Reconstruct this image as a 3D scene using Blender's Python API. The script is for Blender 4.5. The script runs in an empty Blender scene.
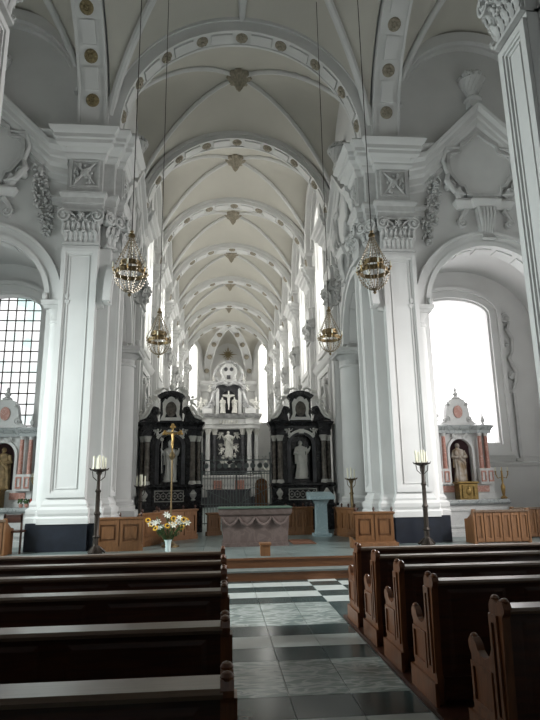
import bpy, math, random
from mathutils import Matrix, Vector
R = math.radians
PI = math.pi
random.seed(7)
sc = bpy.context.scene
C = bpy.data.collections.new('church')
sc.collection.children.link(C)

# ------------------------------------------------------------------ camera
psi, th, ro = R(5.033), R(12.689), R(0.9)
f = Vector((math.sin(psi)*math.cos(th), math.cos(psi)*math.cos(th), math.sin(th)))
r = Vector((math.cos(psi), -math.sin(psi), 0)); u = r.cross(f)
u2 = math.cos(ro)*u + math.sin(ro)*r; r2 = math.cos(ro)*r - math.sin(ro)*u
cd = bpy.data.cameras.new('camera'); cam = bpy.data.objects.new('camera', cd); C.objects.link(cam)
cd.sensor_fit = 'VERTICAL'; cd.sensor_height = 24.0; cd.lens = 24.0*565/720
cd.clip_start = 0.05; cd.clip_end = 300
m = Matrix((( r2.x, u2.x, -f.x, 0), (r2.y, u2.y, -f.y, 0), (r2.z, u2.z, -f.z, 1.6), (0, 0, 0, 1)))
cam.matrix_world = m
sc.camera = cam
# ------------------------------------------------------------------ light
w = bpy.data.worlds.new('world'); sc.world = w; w.use_nodes = True
bg = w.node_tree.nodes['Background']; bg.inputs[0].default_value = (0.72, 0.86, 1.0, 1); bg.inputs[1].default_value = 0.03
CX0 = 0.52
DAY_CHOIR, DAY_RIGHT, DAY_LEFT, DAY_END, DAY_WEST = 3.8, 3.0, 1.1, 1.2, .5
def window_light(name, loc, rot, sx, sy, power, col, spread):   # daylight entering steeply from the sky through a window
    l = bpy.data.lights.new(name, 'AREA'); l.shape = 'RECTANGLE'; l.size = sx; l.size_y = sy; l.energy = power; l.color = col; l.spread = R(spread)
    o = bpy.data.objects.new(name, l); C.objects.link(o); o.location = loc; o.rotation_euler = rot
for s_, nm_ in ((1, 'right'), (-1, 'left')):
    window_light('daylight_%s_transept' % nm_, (CX0+s_*8.85, 9.4, 4.6), (0, R(90-22)*s_, 0), 3.2, 2.8, 560, (.9, 1.0, .99) if s_ < 0 else (1.0, .97, .96), 120)
window_light('daylight_right_chapel', (CX0+6.12, 15.2, 4.6), (R(-62), 0, 0), 1.9, 3.3, 55, (1, .97, .98), 150)
for k_ in range(1, 6):
    for s_ in (1, -1): window_light('daylight_choir', (CX0+s_*3.66, 13+4.6*k_+2.4, 9.2), (0, R(90-25)*s_, 0), 1.6, 1.4, 90, (1, .99, .95), 130)
sc.view_settings.view_transform = 'Standard'; sc.view_settings.look = 'None'
sc.view_settings.exposure = 0.0; sc.view_settings.gamma = 1.0; sc.view_settings.use_curve_mapping = False

# ------------------------------------------------------------------ materials
def mat(name, col, rough=.6, metal=0, spec=.4, noise=0, scale=6, bump=0, col2=None, bscale=40, emit=None, coat=0):
    mt = bpy.data.materials.new(name); mt.use_nodes = True
    nt = mt.node_tree; b = nt.nodes['Principled BSDF']
    b.inputs['Base Color'].default_value = (*col, 1); b.inputs['Roughness'].default_value = rough
    b.inputs['Metallic'].default_value = metal; b.inputs['Specular IOR Level'].default_value = spec
    b.inputs['Coat Weight'].default_value = coat
    tc = nt.nodes.new('ShaderNodeTexCoord')
    if noise or col2:
        n = nt.nodes.new('ShaderNodeTexNoise'); n.inputs['Scale'].default_value = scale; n.inputs['Detail'].default_value = 5
        nt.links.new(tc.outputs['Object'], n.inputs['Vector'])
        cr = nt.nodes.new('ShaderNodeValToRGB'); nt.links.new(n.outputs['Fac'], cr.inputs['Fac'])
        c2 = col2 or tuple(c*(1-noise) for c in col)
        cr.color_ramp.elements[0].position = .35; cr.color_ramp.elements[0].color = (*c2, 1)
        cr.color_ramp.elements[1].position = .65; cr.color_ramp.elements[1].color = (*col, 1)
        nt.links.new(cr.outputs['Color'], b.inputs['Base Color'])
    if bump:
        n2 = nt.nodes.new('ShaderNodeTexNoise'); n2.inputs['Scale'].default_value = bscale; n2.inputs['Detail'].default_value = 3
        nt.links.new(tc.outputs['Object'], n2.inputs['Vector'])
        bp = nt.nodes.new('ShaderNodeBump'); bp.inputs['Strength'].default_value = bump; bp.inputs['Distance'].default_value = .02
        nt.links.new(n2.outputs['Fac'], bp.inputs['Height']); nt.links.new(bp.outputs['Normal'], b.inputs['Normal'])
    if emit:
        b.inputs['Emission Color'].default_value = (*emit[0], 1); b.inputs['Emission Strength'].default_value = emit[1]
    return mt
def wood(name, c1, c2, rough=.35, coat=.3, axis=(1, 12, 12), spec=.5):
    mt = mat(name, c1, rough, spec=spec, coat=coat); nt = mt.node_tree; b = nt.nodes['Principled BSDF']
    tc = nt.nodes.new('ShaderNodeTexCoord'); mp = nt.nodes.new('ShaderNodeMapping'); mp.inputs['Scale'].default_value = axis
    n = nt.nodes.new('ShaderNodeTexNoise'); n.inputs['Scale'].default_value = 3; n.inputs['Detail'].default_value = 6; n.inputs['Distortion'].default_value = .6
    cr = nt.nodes.new('ShaderNodeValToRGB')
    cr.color_ramp.elements[0].position = .3; cr.color_ramp.elements[0].color = (*c2, 1); cr.color_ramp.elements[1].position = .7; cr.color_ramp.elements[1].color = (*c1, 1)
    nt.links.new(tc.outputs['Object'], mp.inputs['Vector']); nt.links.new(mp.outputs['Vector'], n.inputs['Vector'])
    nt.links.new(n.outputs['Fac'], cr.inputs['Fac']); nt.links.new(cr.outputs['Color'], b.inputs['Base Color'])
    b.inputs['Coat Roughness'].default_value = .25
    return mt
def marble(name, base, vein, scale=3, rough=.25, w0=.47, w1=.53, dist=2.5, stretch=None):
    mt = mat(name, base, rough, spec=.5); nt = mt.node_tree; b = nt.nodes['Principled BSDF']
    tc = nt.nodes.new('ShaderNodeTexCoord'); n = nt.nodes.new('ShaderNodeTexNoise')
    n.inputs['Scale'].default_value = scale; n.inputs['Detail'].default_value = 8; n.inputs['Distortion'].default_value = dist
    cr = nt.nodes.new('ShaderNodeValToRGB'); e = cr.color_ramp.elements
    e[0].position = w0; e[0].color = (*base, 1); e[1].position = w1; e[1].color = (*base, 1)
    k = e.new((w0+w1)/2); k.color = (*vein, 1)
    mp = nt.nodes.new('ShaderNodeMapping'); mp.inputs['Scale'].default_value = stretch or (1, 1, 1); nt.links.new(tc.outputs['Object'], mp.inputs['Vector'])
    nt.links.new(mp.outputs['Vector'], n.inputs['Vector']); nt.links.new(n.outputs['Fac'], cr.inputs['Fac']); nt.links.new(cr.outputs['Color'], b.inputs['Base Color'])
    return mt
PL = mat('plaster', (.66, .66, .65), .75, spec=.25, noise=.06, scale=1.3, bump=.05, bscale=25)
PLO = mat('stucco_ornament', (.58, .58, .57), .7, spec=.25, noise=.12, scale=6)
VA = mat('vault_plaster', (.56, .54, .485), .85, spec=.2, noise=.06, scale=.8)
GILT = mat('dull_gilding', (.30, .24, .13), .6, metal=.2, noise=.4, scale=20)
ROS = mat('rosette_stucco', (.36, .32, .25), .7, noise=.3, scale=15)
SLATE = mat('slate', (.012, .016, .028), .45, noise=.4, scale=5)
BLK = marble('black_marble', (.012, .012, .014), (.05, .05, .055), 4, .2)
GMB = marble('grey_marble', (.36, .38, .38), (.18, .2, .2), 2.2, .25)
BRM = marble('brown_marble', (.10, .072, .064), (.135, .1, .09), 2.0, .5, .42, .58)
PNK = marble('pink_marble', (.42, .2, .16), (.6, .42, .36), 5, .3)
WMB = marble('white_marble', (.58, .58, .57), (.5, .5, .5), 4, .35)
STA = mat('statue_stone', (.62, .61, .57), .6, noise=.15, scale=12)
STAW = mat('white_carved_stone', (.82, .81, .77), .55, noise=.1, scale=12)
SIL = mat('silvery_marble', (.5, .5, .5), .35, noise=.5, scale=3)
DGM = mat('dark_grey_marble', (.10, .10, .11), .3, noise=.5, scale=4)
PEW = wood('dark_pew_wood', (.06, .018, .008), (.028, .009, .005), .4, .15)
PEWE = wood('pew_end_wood', (.17, .06, .02), (.09, .03, .01), .38, .2, (12, 12, 1.5))
PEWT = wood('pale_pew_rail', (.16, .11, .075), (.11, .065, .04), .3, .3)  # top rails, paler and greyer than the pew backs
OAK = wood('orange_oak', (.22, .10, .038), (.14, .06, .022), .5, .1, (10, 10, 1.2))
STEPW = wood('step_wood', (.2, .085, .035), (.13, .05, .02), .4, .2)
GOLD = mat('polished_gold', (.45, .3, .12), .4, metal=1, noise=.3, scale=30)
BRASS = mat('antique_brass', (.22, .16, .085), .5, metal=.9, noise=.4, scale=30)
IRON = mat('wrought_iron', (.045, .035, .028), .5, metal=.5, noise=.3, scale=30)
GIRON = mat('grey_painted_iron', (.2, .23, .23), .5, metal=.3)
WAX = mat('candle_wax', (.78, .76, .62), .5)
CRY = mat('dull_crystal', (.24, .20, .14), .25, metal=.3, spec=.8)
LINEN = mat('green_altar_cloth', (.07, .115, .085), .8)
LECT = marble('blue_grey_marble', (.29, .39, .42), (.42, .52, .54), 3, .4)
POLY = mat('polychrome_robe', (.28, .2, .12), .6, noise=.5, scale=5, col2=(.5, .46, .42))
LEAFM = mat('leaf_green', (.05, .11, .03), .6, noise=.5, scale=9)
PETW = mat('white_petal', (.82, .83, .74), .6)
PETY = mat('yellow_petal', (.75, .42, .03), .6)
SEED = mat('seed_head', (.06, .03, .015), .8)
GLASSV = mat('vase_glass', (.55, .65, .65), .12, spec=.8)
CUR = mat('red_berry', (.4, .05, .04), .5)
FW = mat('floor_white_marble', (.5, .54, .52), .3, noise=.15, scale=3)
FB = mat('floor_black_marble', (.05, .075, .075), .2, noise=.3, scale=3)
FV = marble('floor_veined_marble', (.17, .21, .20), (.42, .46, .44), 3.4, .25, .42, .60, 1.2, (.8, 2.6, 1))
FGT = mat('step_carpet', (.16, .18, .17), .7, noise=.2)
FG = mat('platform_stone', (.19, .235, .23), .3, noise=.25, scale=1.5)
MAT_R = mat('rust_mat', (.2, .09, .05), .8)
def glass(name, strength, tint=(.93, .98, 1.0), noisy=0):
    mt = mat(name, (.5, .5, .5), .4, emit=(tint, strength)); 
    if noisy:
        nt = mt.node_tree; b = nt.nodes['Principled BSDF']; tc = nt.nodes.new('ShaderNodeTexCoord')
        n = nt.nodes.new('ShaderNodeTexVoronoi'); n.inputs['Scale'].default_value = 3.6
        cr = nt.nodes.new('ShaderNodeValToRGB'); cr.color_ramp.elements[0].color = (.55, .85, .8, 1); cr.color_ramp.elements[1].color = (1, 1, 1, 1); cr.color_ramp.elements[1].position = .4
        nt.links.new(tc.outputs['Object'], n.inputs['Vector']); nt.links.new(n.outputs['Color'], cr.inputs['Fac']); nt.links.new(cr.outputs['Color'], b.inputs['Emission Color'])
    return mt
GC = glass('choir_daylight_glass', DAY_CHOIR, (1.0, .99, .93)); GR = glass('south_daylight_glass', DAY_RIGHT, (1.0, .97, .98)); GL = glass('north_daylight_glass', DAY_LEFT, noisy=1); GW = glass('west_daylight_glass', DAY_WEST); GE = glass('transept_daylight_glass', DAY_END, (.93, .98, 1.0))

# ------------------------------------------------------------------ mesh builder
CXN = 0.52                                   # nave axis
def side(s, y0=0., t=1):                     # (u, v, z) -> world, mirrored about the nave axis
    return Matrix(((s, 0, 0, CXN), (0, t, 0, y0), (0, 0, 1, 0), (0, 0, 0, 1)))
def at(x, y, z, rz=0, sc_=1):
    return Matrix.Translation((x, y, z)) @ Matrix.Rotation(rz, 4, 'Z') @ Matrix.Scale(sc_, 4)
class MB:
    def __init__(s, T=None): s.v = []; s.f = []; s.T = T or Matrix.Identity(4); s.mi = []; s.cur = 0
    def sub(s, T2):                           # same mesh, further local frame
        n = MB(s.T @ T2); n.v = s.v; n.f = s.f; n.mi = s.mi; n.cur = s.cur; return n
    def add(s, vs, fs):
        o = len(s.v); s.v += [tuple(s.T @ Vector(p)) for p in vs]
        s.f += [tuple(i+o for i in q) for q in fs]; s.mi += [s.cur]*len(fs)
    def box(s, x0, x1, y0, y1, z0, z1):
        s.add([(x0,y0,z0),(x1,y0,z0),(x1,y1,z0),(x0,y1,z0),(x0,y0,z1),(x1,y0,z1),(x1,y1,z1),(x0,y1,z1)],
              [(0,3,2,1),(4,5,6,7),(0,1,5,4),(1,2,6,5),(2,3,7,6),(3,0,4,7)])
    def prism(s, poly, a, b, ax='y'):
        n = len(poly); mk = {'y': lambda p, t: (p[0], t, p[1]), 'x': lambda p, t: (t, p[0], p[1]), 'z': lambda p, t: (p[0], p[1], t)}[ax]
        s.add([mk(p, a) for p in poly]+[mk(p, b) for p in poly], [tuple(range(n)), tuple(range(2*n-1, n-1, -1))]+[(i, (i+1) % n, (i+1) % n+n, i+n) for i in range(n)])
    def ring(s, O, I, a, b, ax='y', closed=True):
        n = len(O); mk = {'y': lambda p, t: (p[0], t, p[1]), 'x': lambda p, t: (t, p[0], p[1]), 'z': lambda p, t: (p[0], p[1], t)}[ax]
        vs = [mk(p, a) for p in O]+[mk(p, a) for p in I]+[mk(p, b) for p in O]+[mk(p, b) for p in I]; fs = []
        for i in range(n if closed else n-1):
            j = (i+1) % n
            fs += [(i, j, j+n, i+n), (i+2*n, i+3*n, j+3*n, j+2*n), (i, i+2*n, j+2*n, j), (i+n, j+n, j+3*n, i+3*n)]
        if not closed: fs += [(0, n, 3*n, 2*n), (n-1, 3*n-1, 4*n-1, 2*n-1)]
        s.add(vs, fs)
    def lathe(s, prof, cx=0, cy=0, z0=0, n=20, a0=0, a1=2*PI, fn=None):
        full = abs(a1-a0-2*PI) < 1e-4; m_ = n if full else n+1; vs = []; fs = []
        for (rr, z) in prof:
            for i in range(m_):
                a = a0+(a1-a0)*i/n; k = rr if fn is None else rr*fn(a, z)
                vs.append((cx+k*math.cos(a), cy+k*math.sin(a), z0+z))
        for j in range(len(prof)-1):
            for i in range(n):
                i2 = (i+1) % m_; fs.append((j*m_+i, j*m_+i2, (j+1)*m_+i2, (j+1)*m_+i))
        if full:
            fs.append(tuple(range(m_-1, -1, -1))); fs.append(tuple((len(prof)-1)*m_+i for i in range(m_)))
        s.add(vs, fs)
    def tube(s, pts, rr, n=8, cap=True):
        pts = [Vector(p) for p in pts]; L = len(pts); rs = rr if isinstance(rr, (list, tuple)) else [rr]*L; vs = []; fs = []
        d0 = (pts[1]-pts[0]).normalized(); up = Vector((0, 0, 1)) if abs(d0.z) < .9 else Vector((1, 0, 0)); a = d0.cross(up).normalized()
        for i, p in enumerate(pts):
            d = (pts[min(i+1, L-1)]-pts[max(i-1, 0)]).normalized(); a = (a-d*a.dot(d)); a = a.normalized() if a.length > 1e-6 else d.orthogonal().normalized(); b = d.cross(a)
            for k in range(n):
                t = 2*PI*k/n; vs.append(tuple(p+(a*math.cos(t)+b*math.sin(t))*rs[i]))
        for i in range(L-1):
            for k in range(n): fs.append((i*n+k, i*n+(k+1) % n, (i+1)*n+(k+1) % n, (i+1)*n+k))
        if cap: fs += [tuple(range(n-1, -1, -1)), tuple((L-1)*n+k for k in range(n))]
        s.add(vs, fs)
    def sweep(s, plan, prof, closed=False):   # plan (x,y) walked with the outside on the right; prof (offset,z)
        n = len(plan); P = [Vector(p) for p in plan]; nm = []
        for i in range(n):
            a = P[i]-P[i-1] if (i > 0 or closed) else P[1]-P[0]; b = P[(i+1) % n]-P[i] if (i < n-1 or closed) else P[n-1]-P[n-2]
            na = Vector((a.y, -a.x)).normalized(); nb = Vector((b.y, -b.x)).normalized(); k = na+nb; k = k/max(k.dot(na), .2) if k.length > 1e-6 else na
            nm.append(k)
        vs = []; fs = []
        for (o, z) in prof:
            for i in range(n): q = P[i]+nm[i]*o; vs.append((q.x, q.y, z))
        m_ = len(prof)
        for j in range(m_-1):
            for i in range(n if closed else n-1): i2 = (i+1) % n; fs.append((j*n+i, j*n+i2, (j+1)*n+i2, (j+1)*n+i))
        fs.append(tuple(range(n))); fs.append(tuple((m_-1)*n+i for i in range(n-1, -1, -1)))
        s.add(vs, fs)
    def blob(s, x, y, z, a, b=None, c=None, n=6, m_=4):
        b = b or a; c = c or a; vs = [(x, y, z-c)]; fs = []
        for j in range(1, m_):
            t = PI*j/m_
            for i in range(n): p = 2*PI*i/n; vs.append((x+a*math.sin(t)*math.cos(p), y+b*math.sin(t)*math.sin(p), z-c*math.cos(t)))
        vs.append((x, y, z+c)); L = len(vs)-1
        for i in range(n): fs.append((0, 1+(i+1) % n, 1+i)); fs.append((L, 1+(m_-2)*n+i, 1+(m_-2)*n+(i+1) % n))
        for j in range(m_-2):
            for i in range(n): k = 1+j*n; fs.append((k+i, k+(i+1) % n, k+n+(i+1) % n, k+n+i))
        s.add(vs, fs)
    def grid(s, fn, na, nb):
        vs = [fn(i/na, j/nb) for j in range(nb+1) for i in range(na+1)]
        s.add(vs, [(j*(na+1)+i, j*(na+1)+i+1, (j+1)*(na+1)+i+1, (j+1)*(na+1)+i) for j in range(nb) for i in range(na)])
    def volute(s, cx, cz, rr, y0, y1, d=1, turns=1.6, rt=None):
        rt = rt or rr*.16; n = int(turns*14); c = []
        for i in range(n+1):
            t = i/n; q = rr*(1-.78*t); a = PI/2-d*2*PI*turns*t*-1; c.append((cx+q*math.cos(a), (y0+y1)/2-.0, cz+q*math.sin(a)))
        s.lathe_y(cx, cz, rr*.82, y0+(y1-y0)*.25, y1); s.tube([(p[0], y0+(y1-y0)*.2, p[2]) for p in c], rt, 6); s.lathe_y(cx, cz, rr*.22, y0-rt*.4, y1)
    def lathe_y(s, cx, cz, rr, y0, y1, n=16):
        s.prism([(cx+rr*math.cos(2*PI*i/n), cz+rr*math.sin(2*PI*i/n)) for i in range(n)], y0, y1)
    def leaf(s, x, z0, h, wd, y0=0, out=.08):  # acanthus leaf, outward is -y
        def fn(a, t):
            ww = wd*(.55+.45*math.sin(PI*min(1, t*1.15)))*(1-.35*t)*(1+.18*math.cos(t*22)); k = out*(t**2.2)
            zz = z0+h*t-(.35*h*max(0, t-.8)/.2*.5); return (x+(a-.5)*ww, y0-.012-k-.25*wd*math.cos((a-.5)*PI)*.6, zz)
        s.grid(fn, 4, 7)
    def build(s, name, material, parent=None, smooth=30):
        me = bpy.data.meshes.new(name); me.from_pydata(s.v, [], s.f); me.update()
        mats = material if isinstance(material, (list, tuple)) else [material]
        for m_ in mats: me.materials.append(m_)
        if len(mats) > 1:
            for p, k in zip(me.polygons, s.mi): p.material_index = k
        if smooth:
            me.polygons.foreach_set('use_smooth', [True]*len(me.polygons)); me.set_sharp_from_angle(angle=R(smooth))
        o = bpy.data.objects.new(name, me); C.objects.link(o)
        if parent: o.parent = parent; o.matrix_parent_inverse = parent.matrix_world.inverted()
        return o
def tag(o, label, cat, group=None):
    o['label'] = label; o['category'] = cat
    if group: o['group'] = group
    return o
def thing(name, label, cat, loc=(0, 0, 0), group=None, rz=0):
    o = bpy.data.objects.new(name, None); C.objects.link(o); o.empty_display_size = .1
    o.matrix_world = Matrix.Translation(loc) @ Matrix.Rotation(rz, 4, 'Z'); bpy.context.view_layer.update()
    return tag(o, label, cat, group)
def struct(name, mb, mt, parent=None, smooth=30):
    o = mb.build(name, mt, parent, smooth)
    if not parent: o['kind'] = 'structure'
    return o
def copy_thing(o, loc, label, group=None, rz=None):
    c = o.copy(); C.objects.link(c); c.location = loc; c['label'] = label
    if rz is not None: c.rotation_euler = (0, 0, rz)
    if group: c['group'] = group
    for ch in o.children:
        d = ch.copy(); C.objects.link(d); d.parent = c; d.matrix_parent_inverse = ch.matrix_parent_inverse
        for g in ch.children:
            e = g.copy(); C.objects.link(e); e.parent = d; e.matrix_parent_inverse = g.matrix_parent_inverse
    return c
def arc(cx, cz, rr, a0, a1, n, ry=None):
    ry = ry or rr; return [(cx+rr*math.cos(a0+(a1-a0)*i/n), cz+ry*math.sin(a0+(a1-a0)*i/n)) for i in range(n+1)]
def rect(a0, a1, b0, b1): return [(a0, b0), (a1, b0), (a1, b1), (a0, b1)]
def wall(mb, a0, a1, z0, z1, d0, d1, ax, ops=(), top=None, n=18):
    """wall running along a (x when ax='y', y when ax='x'), thick d0..d1; ops: (centre, half width, sill or None, spring z, rise)"""
    cuts = {a0, a1}
    for (c, hw, zb, zs, rise) in ops:
        for i in range(n+1): cuts.add(round(min(max(c-hw*math.cos(PI*i/n), a0), a1), 5))
    if top: cuts |= {a0+(a1-a0)*i/30 for i in range(31)}
    cs = sorted(cuts); P = (lambda a, d, z: (a, d, z)) if ax == 'y' else (lambda a, d, z: (d, a, z))
    T = top or (lambda a: z1)
    for p, q in zip(cs[:-1], cs[1:]):
        if q-p < 1e-5: continue
        mid = (p+q)/2; op = next((o for o in ops if abs(mid-o[0]) < o[1]), None)
        def quad(pa, pb, qa, qb, s0, s1):
            mb.add([P(p, d0, pa), P(q, d0, qa), P(q, d0, qb), P(p, d0, pb), P(p, d1, pa), P(q, d1, qa), P(q, d1, qb), P(p, d1, pb)],
                   [(0, 1, 2, 3), (7, 6, 5, 4)]+([(0, 4, 5, 1)] if s0 else [])+([(3, 2, 6, 7)] if s1 else []))
        if not op: quad(z0, T(p), z0, T(q), True, True); continue
        c, hw, zb, zs, rise = op; ht = lambda a: zs+rise*math.sqrt(max(0, 1-((a-c)/hw)**2))
        if zb is not None: quad(z0, zb, z0, zb, True, True)
        quad(ht(p), T(p), ht(q), T(q), True, True)
    for (c, hw, zb, zs, rise) in ops:                       # jambs
        for e in (c-hw, c+hw):
            if a0 < e < a1: mb.add([P(e, d0, zb or z0), P(e, d1, zb or z0), P(e, d1, zs), P(e, d0, zs)], [(0, 1, 2, 3)])

def orient(pl):                                # sweep wants the outside on the right (counter-clockwise)
    a = sum(pl[i][0]*pl[(i+1) % len(pl)][1]-pl[(i+1) % len(pl)][0]*pl[i][1] for i in range(len(pl))); return pl if a > 0 else pl[::-1]

# ------------------------------------------------------------------ ornament vocabulary (local: x along, -y outward)
def capital(mb, w_, h):
    mb.box(-w_/2, w_/2, -.02, .12, 0, h*.86)
    mb.box(-w_/2-.03, w_/2+.03, -.06, .12, -.05, 0)
    k = max(2, int(round(w_/.12)))
    for i in range(k): mb.leaf(-w_/2+w_*(i+.5)/k, .01, h*.38, w_/k*1.02, -.02, .07)
    for i in range(k+1): mb.leaf(-w_/2+w_*i/k, h*.22, h*.42, w_/k*.95, -.03, .12)
    rc = random.Random(1)
    for i in range(k*9): mb.blob(rc.uniform(-w_/2, w_/2), -.1-rc.random()*.07, rc.choice([.3, .35, .55, .6, .64])*h+rc.uniform(-.02, .02), rc.uniform(.015, .032))
    for sx in (-1, 1):
        mb.volute(sx*w_*.47, h*.76, h*.2, -.22, .05, -sx)
        mb.tube([(sx*w_*.08, -.1, h*.62), (sx*w_*.2, -.13, h*.78), (sx*w_*.33, -.15, h*.86), (sx*w_*.46, -.16, h*.9)], .025, 6)
    mb.box(-w_/2-.02, w_/2+.02, -.1, .1, h*.66, h*.74)
    for i in range(5): a = 2*PI*i/5; mb.blob(.055*math.cos(a), -.13, h*.8+.055*math.sin(a), .04)
    mb.blob(0, -.15, h*.8, .04)
    pts = [(-w_/2-.12, -.16), (-w_*.3, -.1), (0, -.09), (w_*.3, -.1), (w_/2+.12, -.16), (w_/2+.12, .1), (-w_/2-.12, .1)]
    mb.prism(pts, h*.92, h, 'z')
def pilaster_panel(mb, w_, z0, z1):           # sunk panel: raised margins and an inner bead
    b = .1; mb.ring(rect(-w_/2, w_/2, z0, z1), rect(-w_/2+b, w_/2-b, z0+b, z1-b), -.05, .01)
    mb.ring(rect(-w_/2+b, w_/2-b, z0+b, z1-b), rect(-w_/2+b+.035, w_/2-b-.035, z0+b+.035, z1-b-.035), -.028, .01)
    mb.ring(rect(-w_/2+b+.085, w_/2-b-.085, z0+b+.085, z1-b-.085), rect(-w_/2+b+.1, w_/2-b-.1, z0+b+.1, z1-b-.1), -.018, .01)
def relief(mb, w_, h, seed=1, kind=0):        # carved trophy panel
    rd = random.Random(seed)
    mb.ring(rect(-w_/2, w_/2, 0, h), rect(-w_/2+.05, w_/2-.05, .05, h-.05), -.04, .01)
    for q in (-1, 1):
        mb.tube([(-q*w_*.36, -.02, h*.1), (0, -.08, h*.5), (q*w_*.36, -.02, h*.9)], [.02, .035, .02], 6)
    for i in range(26):
        a = rd.uniform(0, 2*PI); q = rd.uniform(.1, .42); mb.blob(w_*q*math.cos(a)*.95, -.02-rd.uniform(0, .03), h*.5+h*q*math.sin(a)*.95, rd.uniform(.025, .05), .04, rd.uniform(.025, .06))
    mb.blob(0, -.05, h*.5, .1, .07, .1, 8, 5)
def garland(mb, h, seed=3, wmax=.2, sw=0):
    rd = random.Random(seed)
    for i in range(74):
        t = i/73; z = -h*t; ww = wmax*(.35+.65*math.sin(PI*min(1, .12+t*.8)))*(1-.25*(t > .93))
        for q in range(2): mb.blob(rd.uniform(-ww, ww)+sw*h*(.5-.5*math.cos(t*PI)), -rd.uniform(.0, .11), z+rd.uniform(-.02, .02), rd.uniform(.03, .055), .05, rd.uniform(.025, .05), 6, 4)
    mb.volute(0, .05, .09, -.12, 0, 1)
    for q in (-1, 1): mb.tube([(0, -.05, .05), (q*.12, -.09, .14), (q*.2, -.06, .02), (q*.15, -.04, -.12)], [.02, .035, .03, .01], 6)
def flower_basket(mb, s=1.):
    p = [(.10, 0), (.19, .02), (.2, .06), (.13, .1), (.1, .16), (.13, .22), (.2, .34), (.26, .47), (.29, .5), (.27, .53)]
    mb.lathe([(a*s, b*s) for a, b in p], n=24, fn=lambda a, z: 1+.05*math.cos(a*12)*math.cos(z*60/s))
    for k in range(3):
        for i in range(14): a = 2*PI*(i+.5*k)/14; mb.tube([(s*(.14+.04*k)*math.cos(a), s*(.14+.04*k)*math.sin(a), s*(.22+.08*k)), (s*(.19+.04*k)*math.cos(a+.22), s*(.19+.04*k)*math.sin(a+.22), s*(.32+.08*k))], .012*s, 5)
    rd = random.Random(5)
    for i in range(60):
        a = rd.uniform(0, 2*PI); q = math.sqrt(rd.random())*.28; mb.blob(s*q*math.cos(a), s*q*math.sin(a), s*(.56+.14*(1-(q/.28)**2)+rd.uniform(-.02, .03)), s*rd.uniform(.04, .065), n=6, m_=4)
def statue(mb, h, arm=(1, 0), hat=0, seed=2, child=False, plinth=True):
    """draped standing figure, front is -y: one robe with folds, shoulders, neck, head with face, arms and hands"""
    rd = random.Random(seed); ph = rd.uniform(0, 6)
    prof = [(.155, .0), (.16, .05), (.145, .2), (.135, .35), (.14, .5), (.12, .62), (.125, .7), (.145, .78), (.13, .825), (.06, .85), (.042, .87)]
    def fold(a, z):
        t = z/h; return (1+.10*math.cos(a*7+ph+t*3)*(1 if t < .62 else .25)+.05*math.cos(a*13+t*9)*(t < .6))*(1 if True else 1)
    def pt(rr, z): return (rr*h, z*h)
    n = 40; vs = []; fs = []; S = []
    for i in range(len(prof)-1):
        for k in range(3): t = k/3; S.append((prof[i][0]*(1-t)+prof[i+1][0]*t, prof[i][1]*(1-t)+prof[i+1][1]*t))
    S.append(prof[-1])
    for (rr, z) in S:
        ox = .02*math.sin(z*5); 
        for i in range(n): a = 2*PI*i/n; k = rr*fold(a, z*h); vs.append((h*(ox+k*math.cos(a)), h*k*.68*math.sin(a), h*z))
    for j in range(len(S)-1):
        for i in range(n): fs.append((j*n+i, j*n+(i+1) % n, (j+1)*n+(i+1) % n, (j+1)*n+i))
    fs += [tuple(range(n-1, -1, -1)), tuple((len(S)-1)*n+i for i in range(n))]; mb.add(vs, fs)
    hx = .02*h*math.sin(4.5); mb.tube([(hx, 0, h*.84), (hx*.9, -.005*h, h*.885)], [.035*h, .03*h], 10)
    mb.blob(hx*.9, -.01*h, h*.925, .05*h, .058*h, .068*h, 12, 9)                       # head
    mb.blob(hx*.9, -.066*h, h*.915, .009*h, .014*h, .018*h); mb.blob(hx*.9, -.055*h, h*.885, .022*h, .014*h, .012*h)
    for q in (-1, 1): mb.blob(hx*.9+q*.02*h, -.058*h, h*.932, .01*h, .006*h, .006*h)
    mb.blob(hx*.9, .018*h, h*.935, .06*h, .056*h, .068*h, 12, 8)                       # hair / hood
    if hat: mb.lathe([(.05*h, 0), (.055*h, .01*h), (.058*h, .05*h), (.03*h, .09*h), (.004*h, .115*h)], hx*.9, 0, .955*h, 12)
    if child:
        mb.blob(-.1*h, -.1*h, .72*h, .05*h, .05*h, .09*h, 8, 6); mb.blob(-.1*h, -.12*h, .84*h, .035*h, .035*h, .04*h, 8, 6)
    for q, up in ((-1, arm[0]), (1, arm[1])):
        sh = Vector((q*.125*h, 0, .795*h)); el = Vector((q*.175*h, -.03*h, (.64 if not up else .68)*h)); ha = Vector((q*(.05 if not up else .23)*h, -.15*h, (.62 if not up else .78)*h))
        mb.tube([sh, (sh+el)/2, el, (el+ha)/2, ha], [.045*h, .045*h, .05*h, .04*h, .02*h], 9)
        mb.blob(ha.x, ha.y-.01*h, ha.z+.01*h, .02*h, .014*h, .026*h, 7, 5)
        for k in range(4): mb.tube([ha+Vector((h*.008*(k-1.5), -.01*h, .02*h)), ha+Vector((h*.01*(k-1.5), -.025*h, .045*h))], .005*h, 5)
        mb.grid(lambda a, t, q=q, el=el: (el.x+(a-.5)*.05*h-q*.02*h, el.y+.02*h-.01*h*math.cos(a*9), el.z-.28*h*t), 6, 4)
    mb.tube([(-.13*h, -.06*h, .78*h), (-.02*h, -.11*h, .62*h), (.12*h, -.09*h, .48*h), (.13*h, -.04*h, .3*h)], [.02*h, .03*h, .035*h, .015*h], 8)
    if plinth: mb.lathe([(.19*h, -.05*h), (.19*h, -.01*h), (.17*h, .0)], 0, 0, 0, 16)
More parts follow.
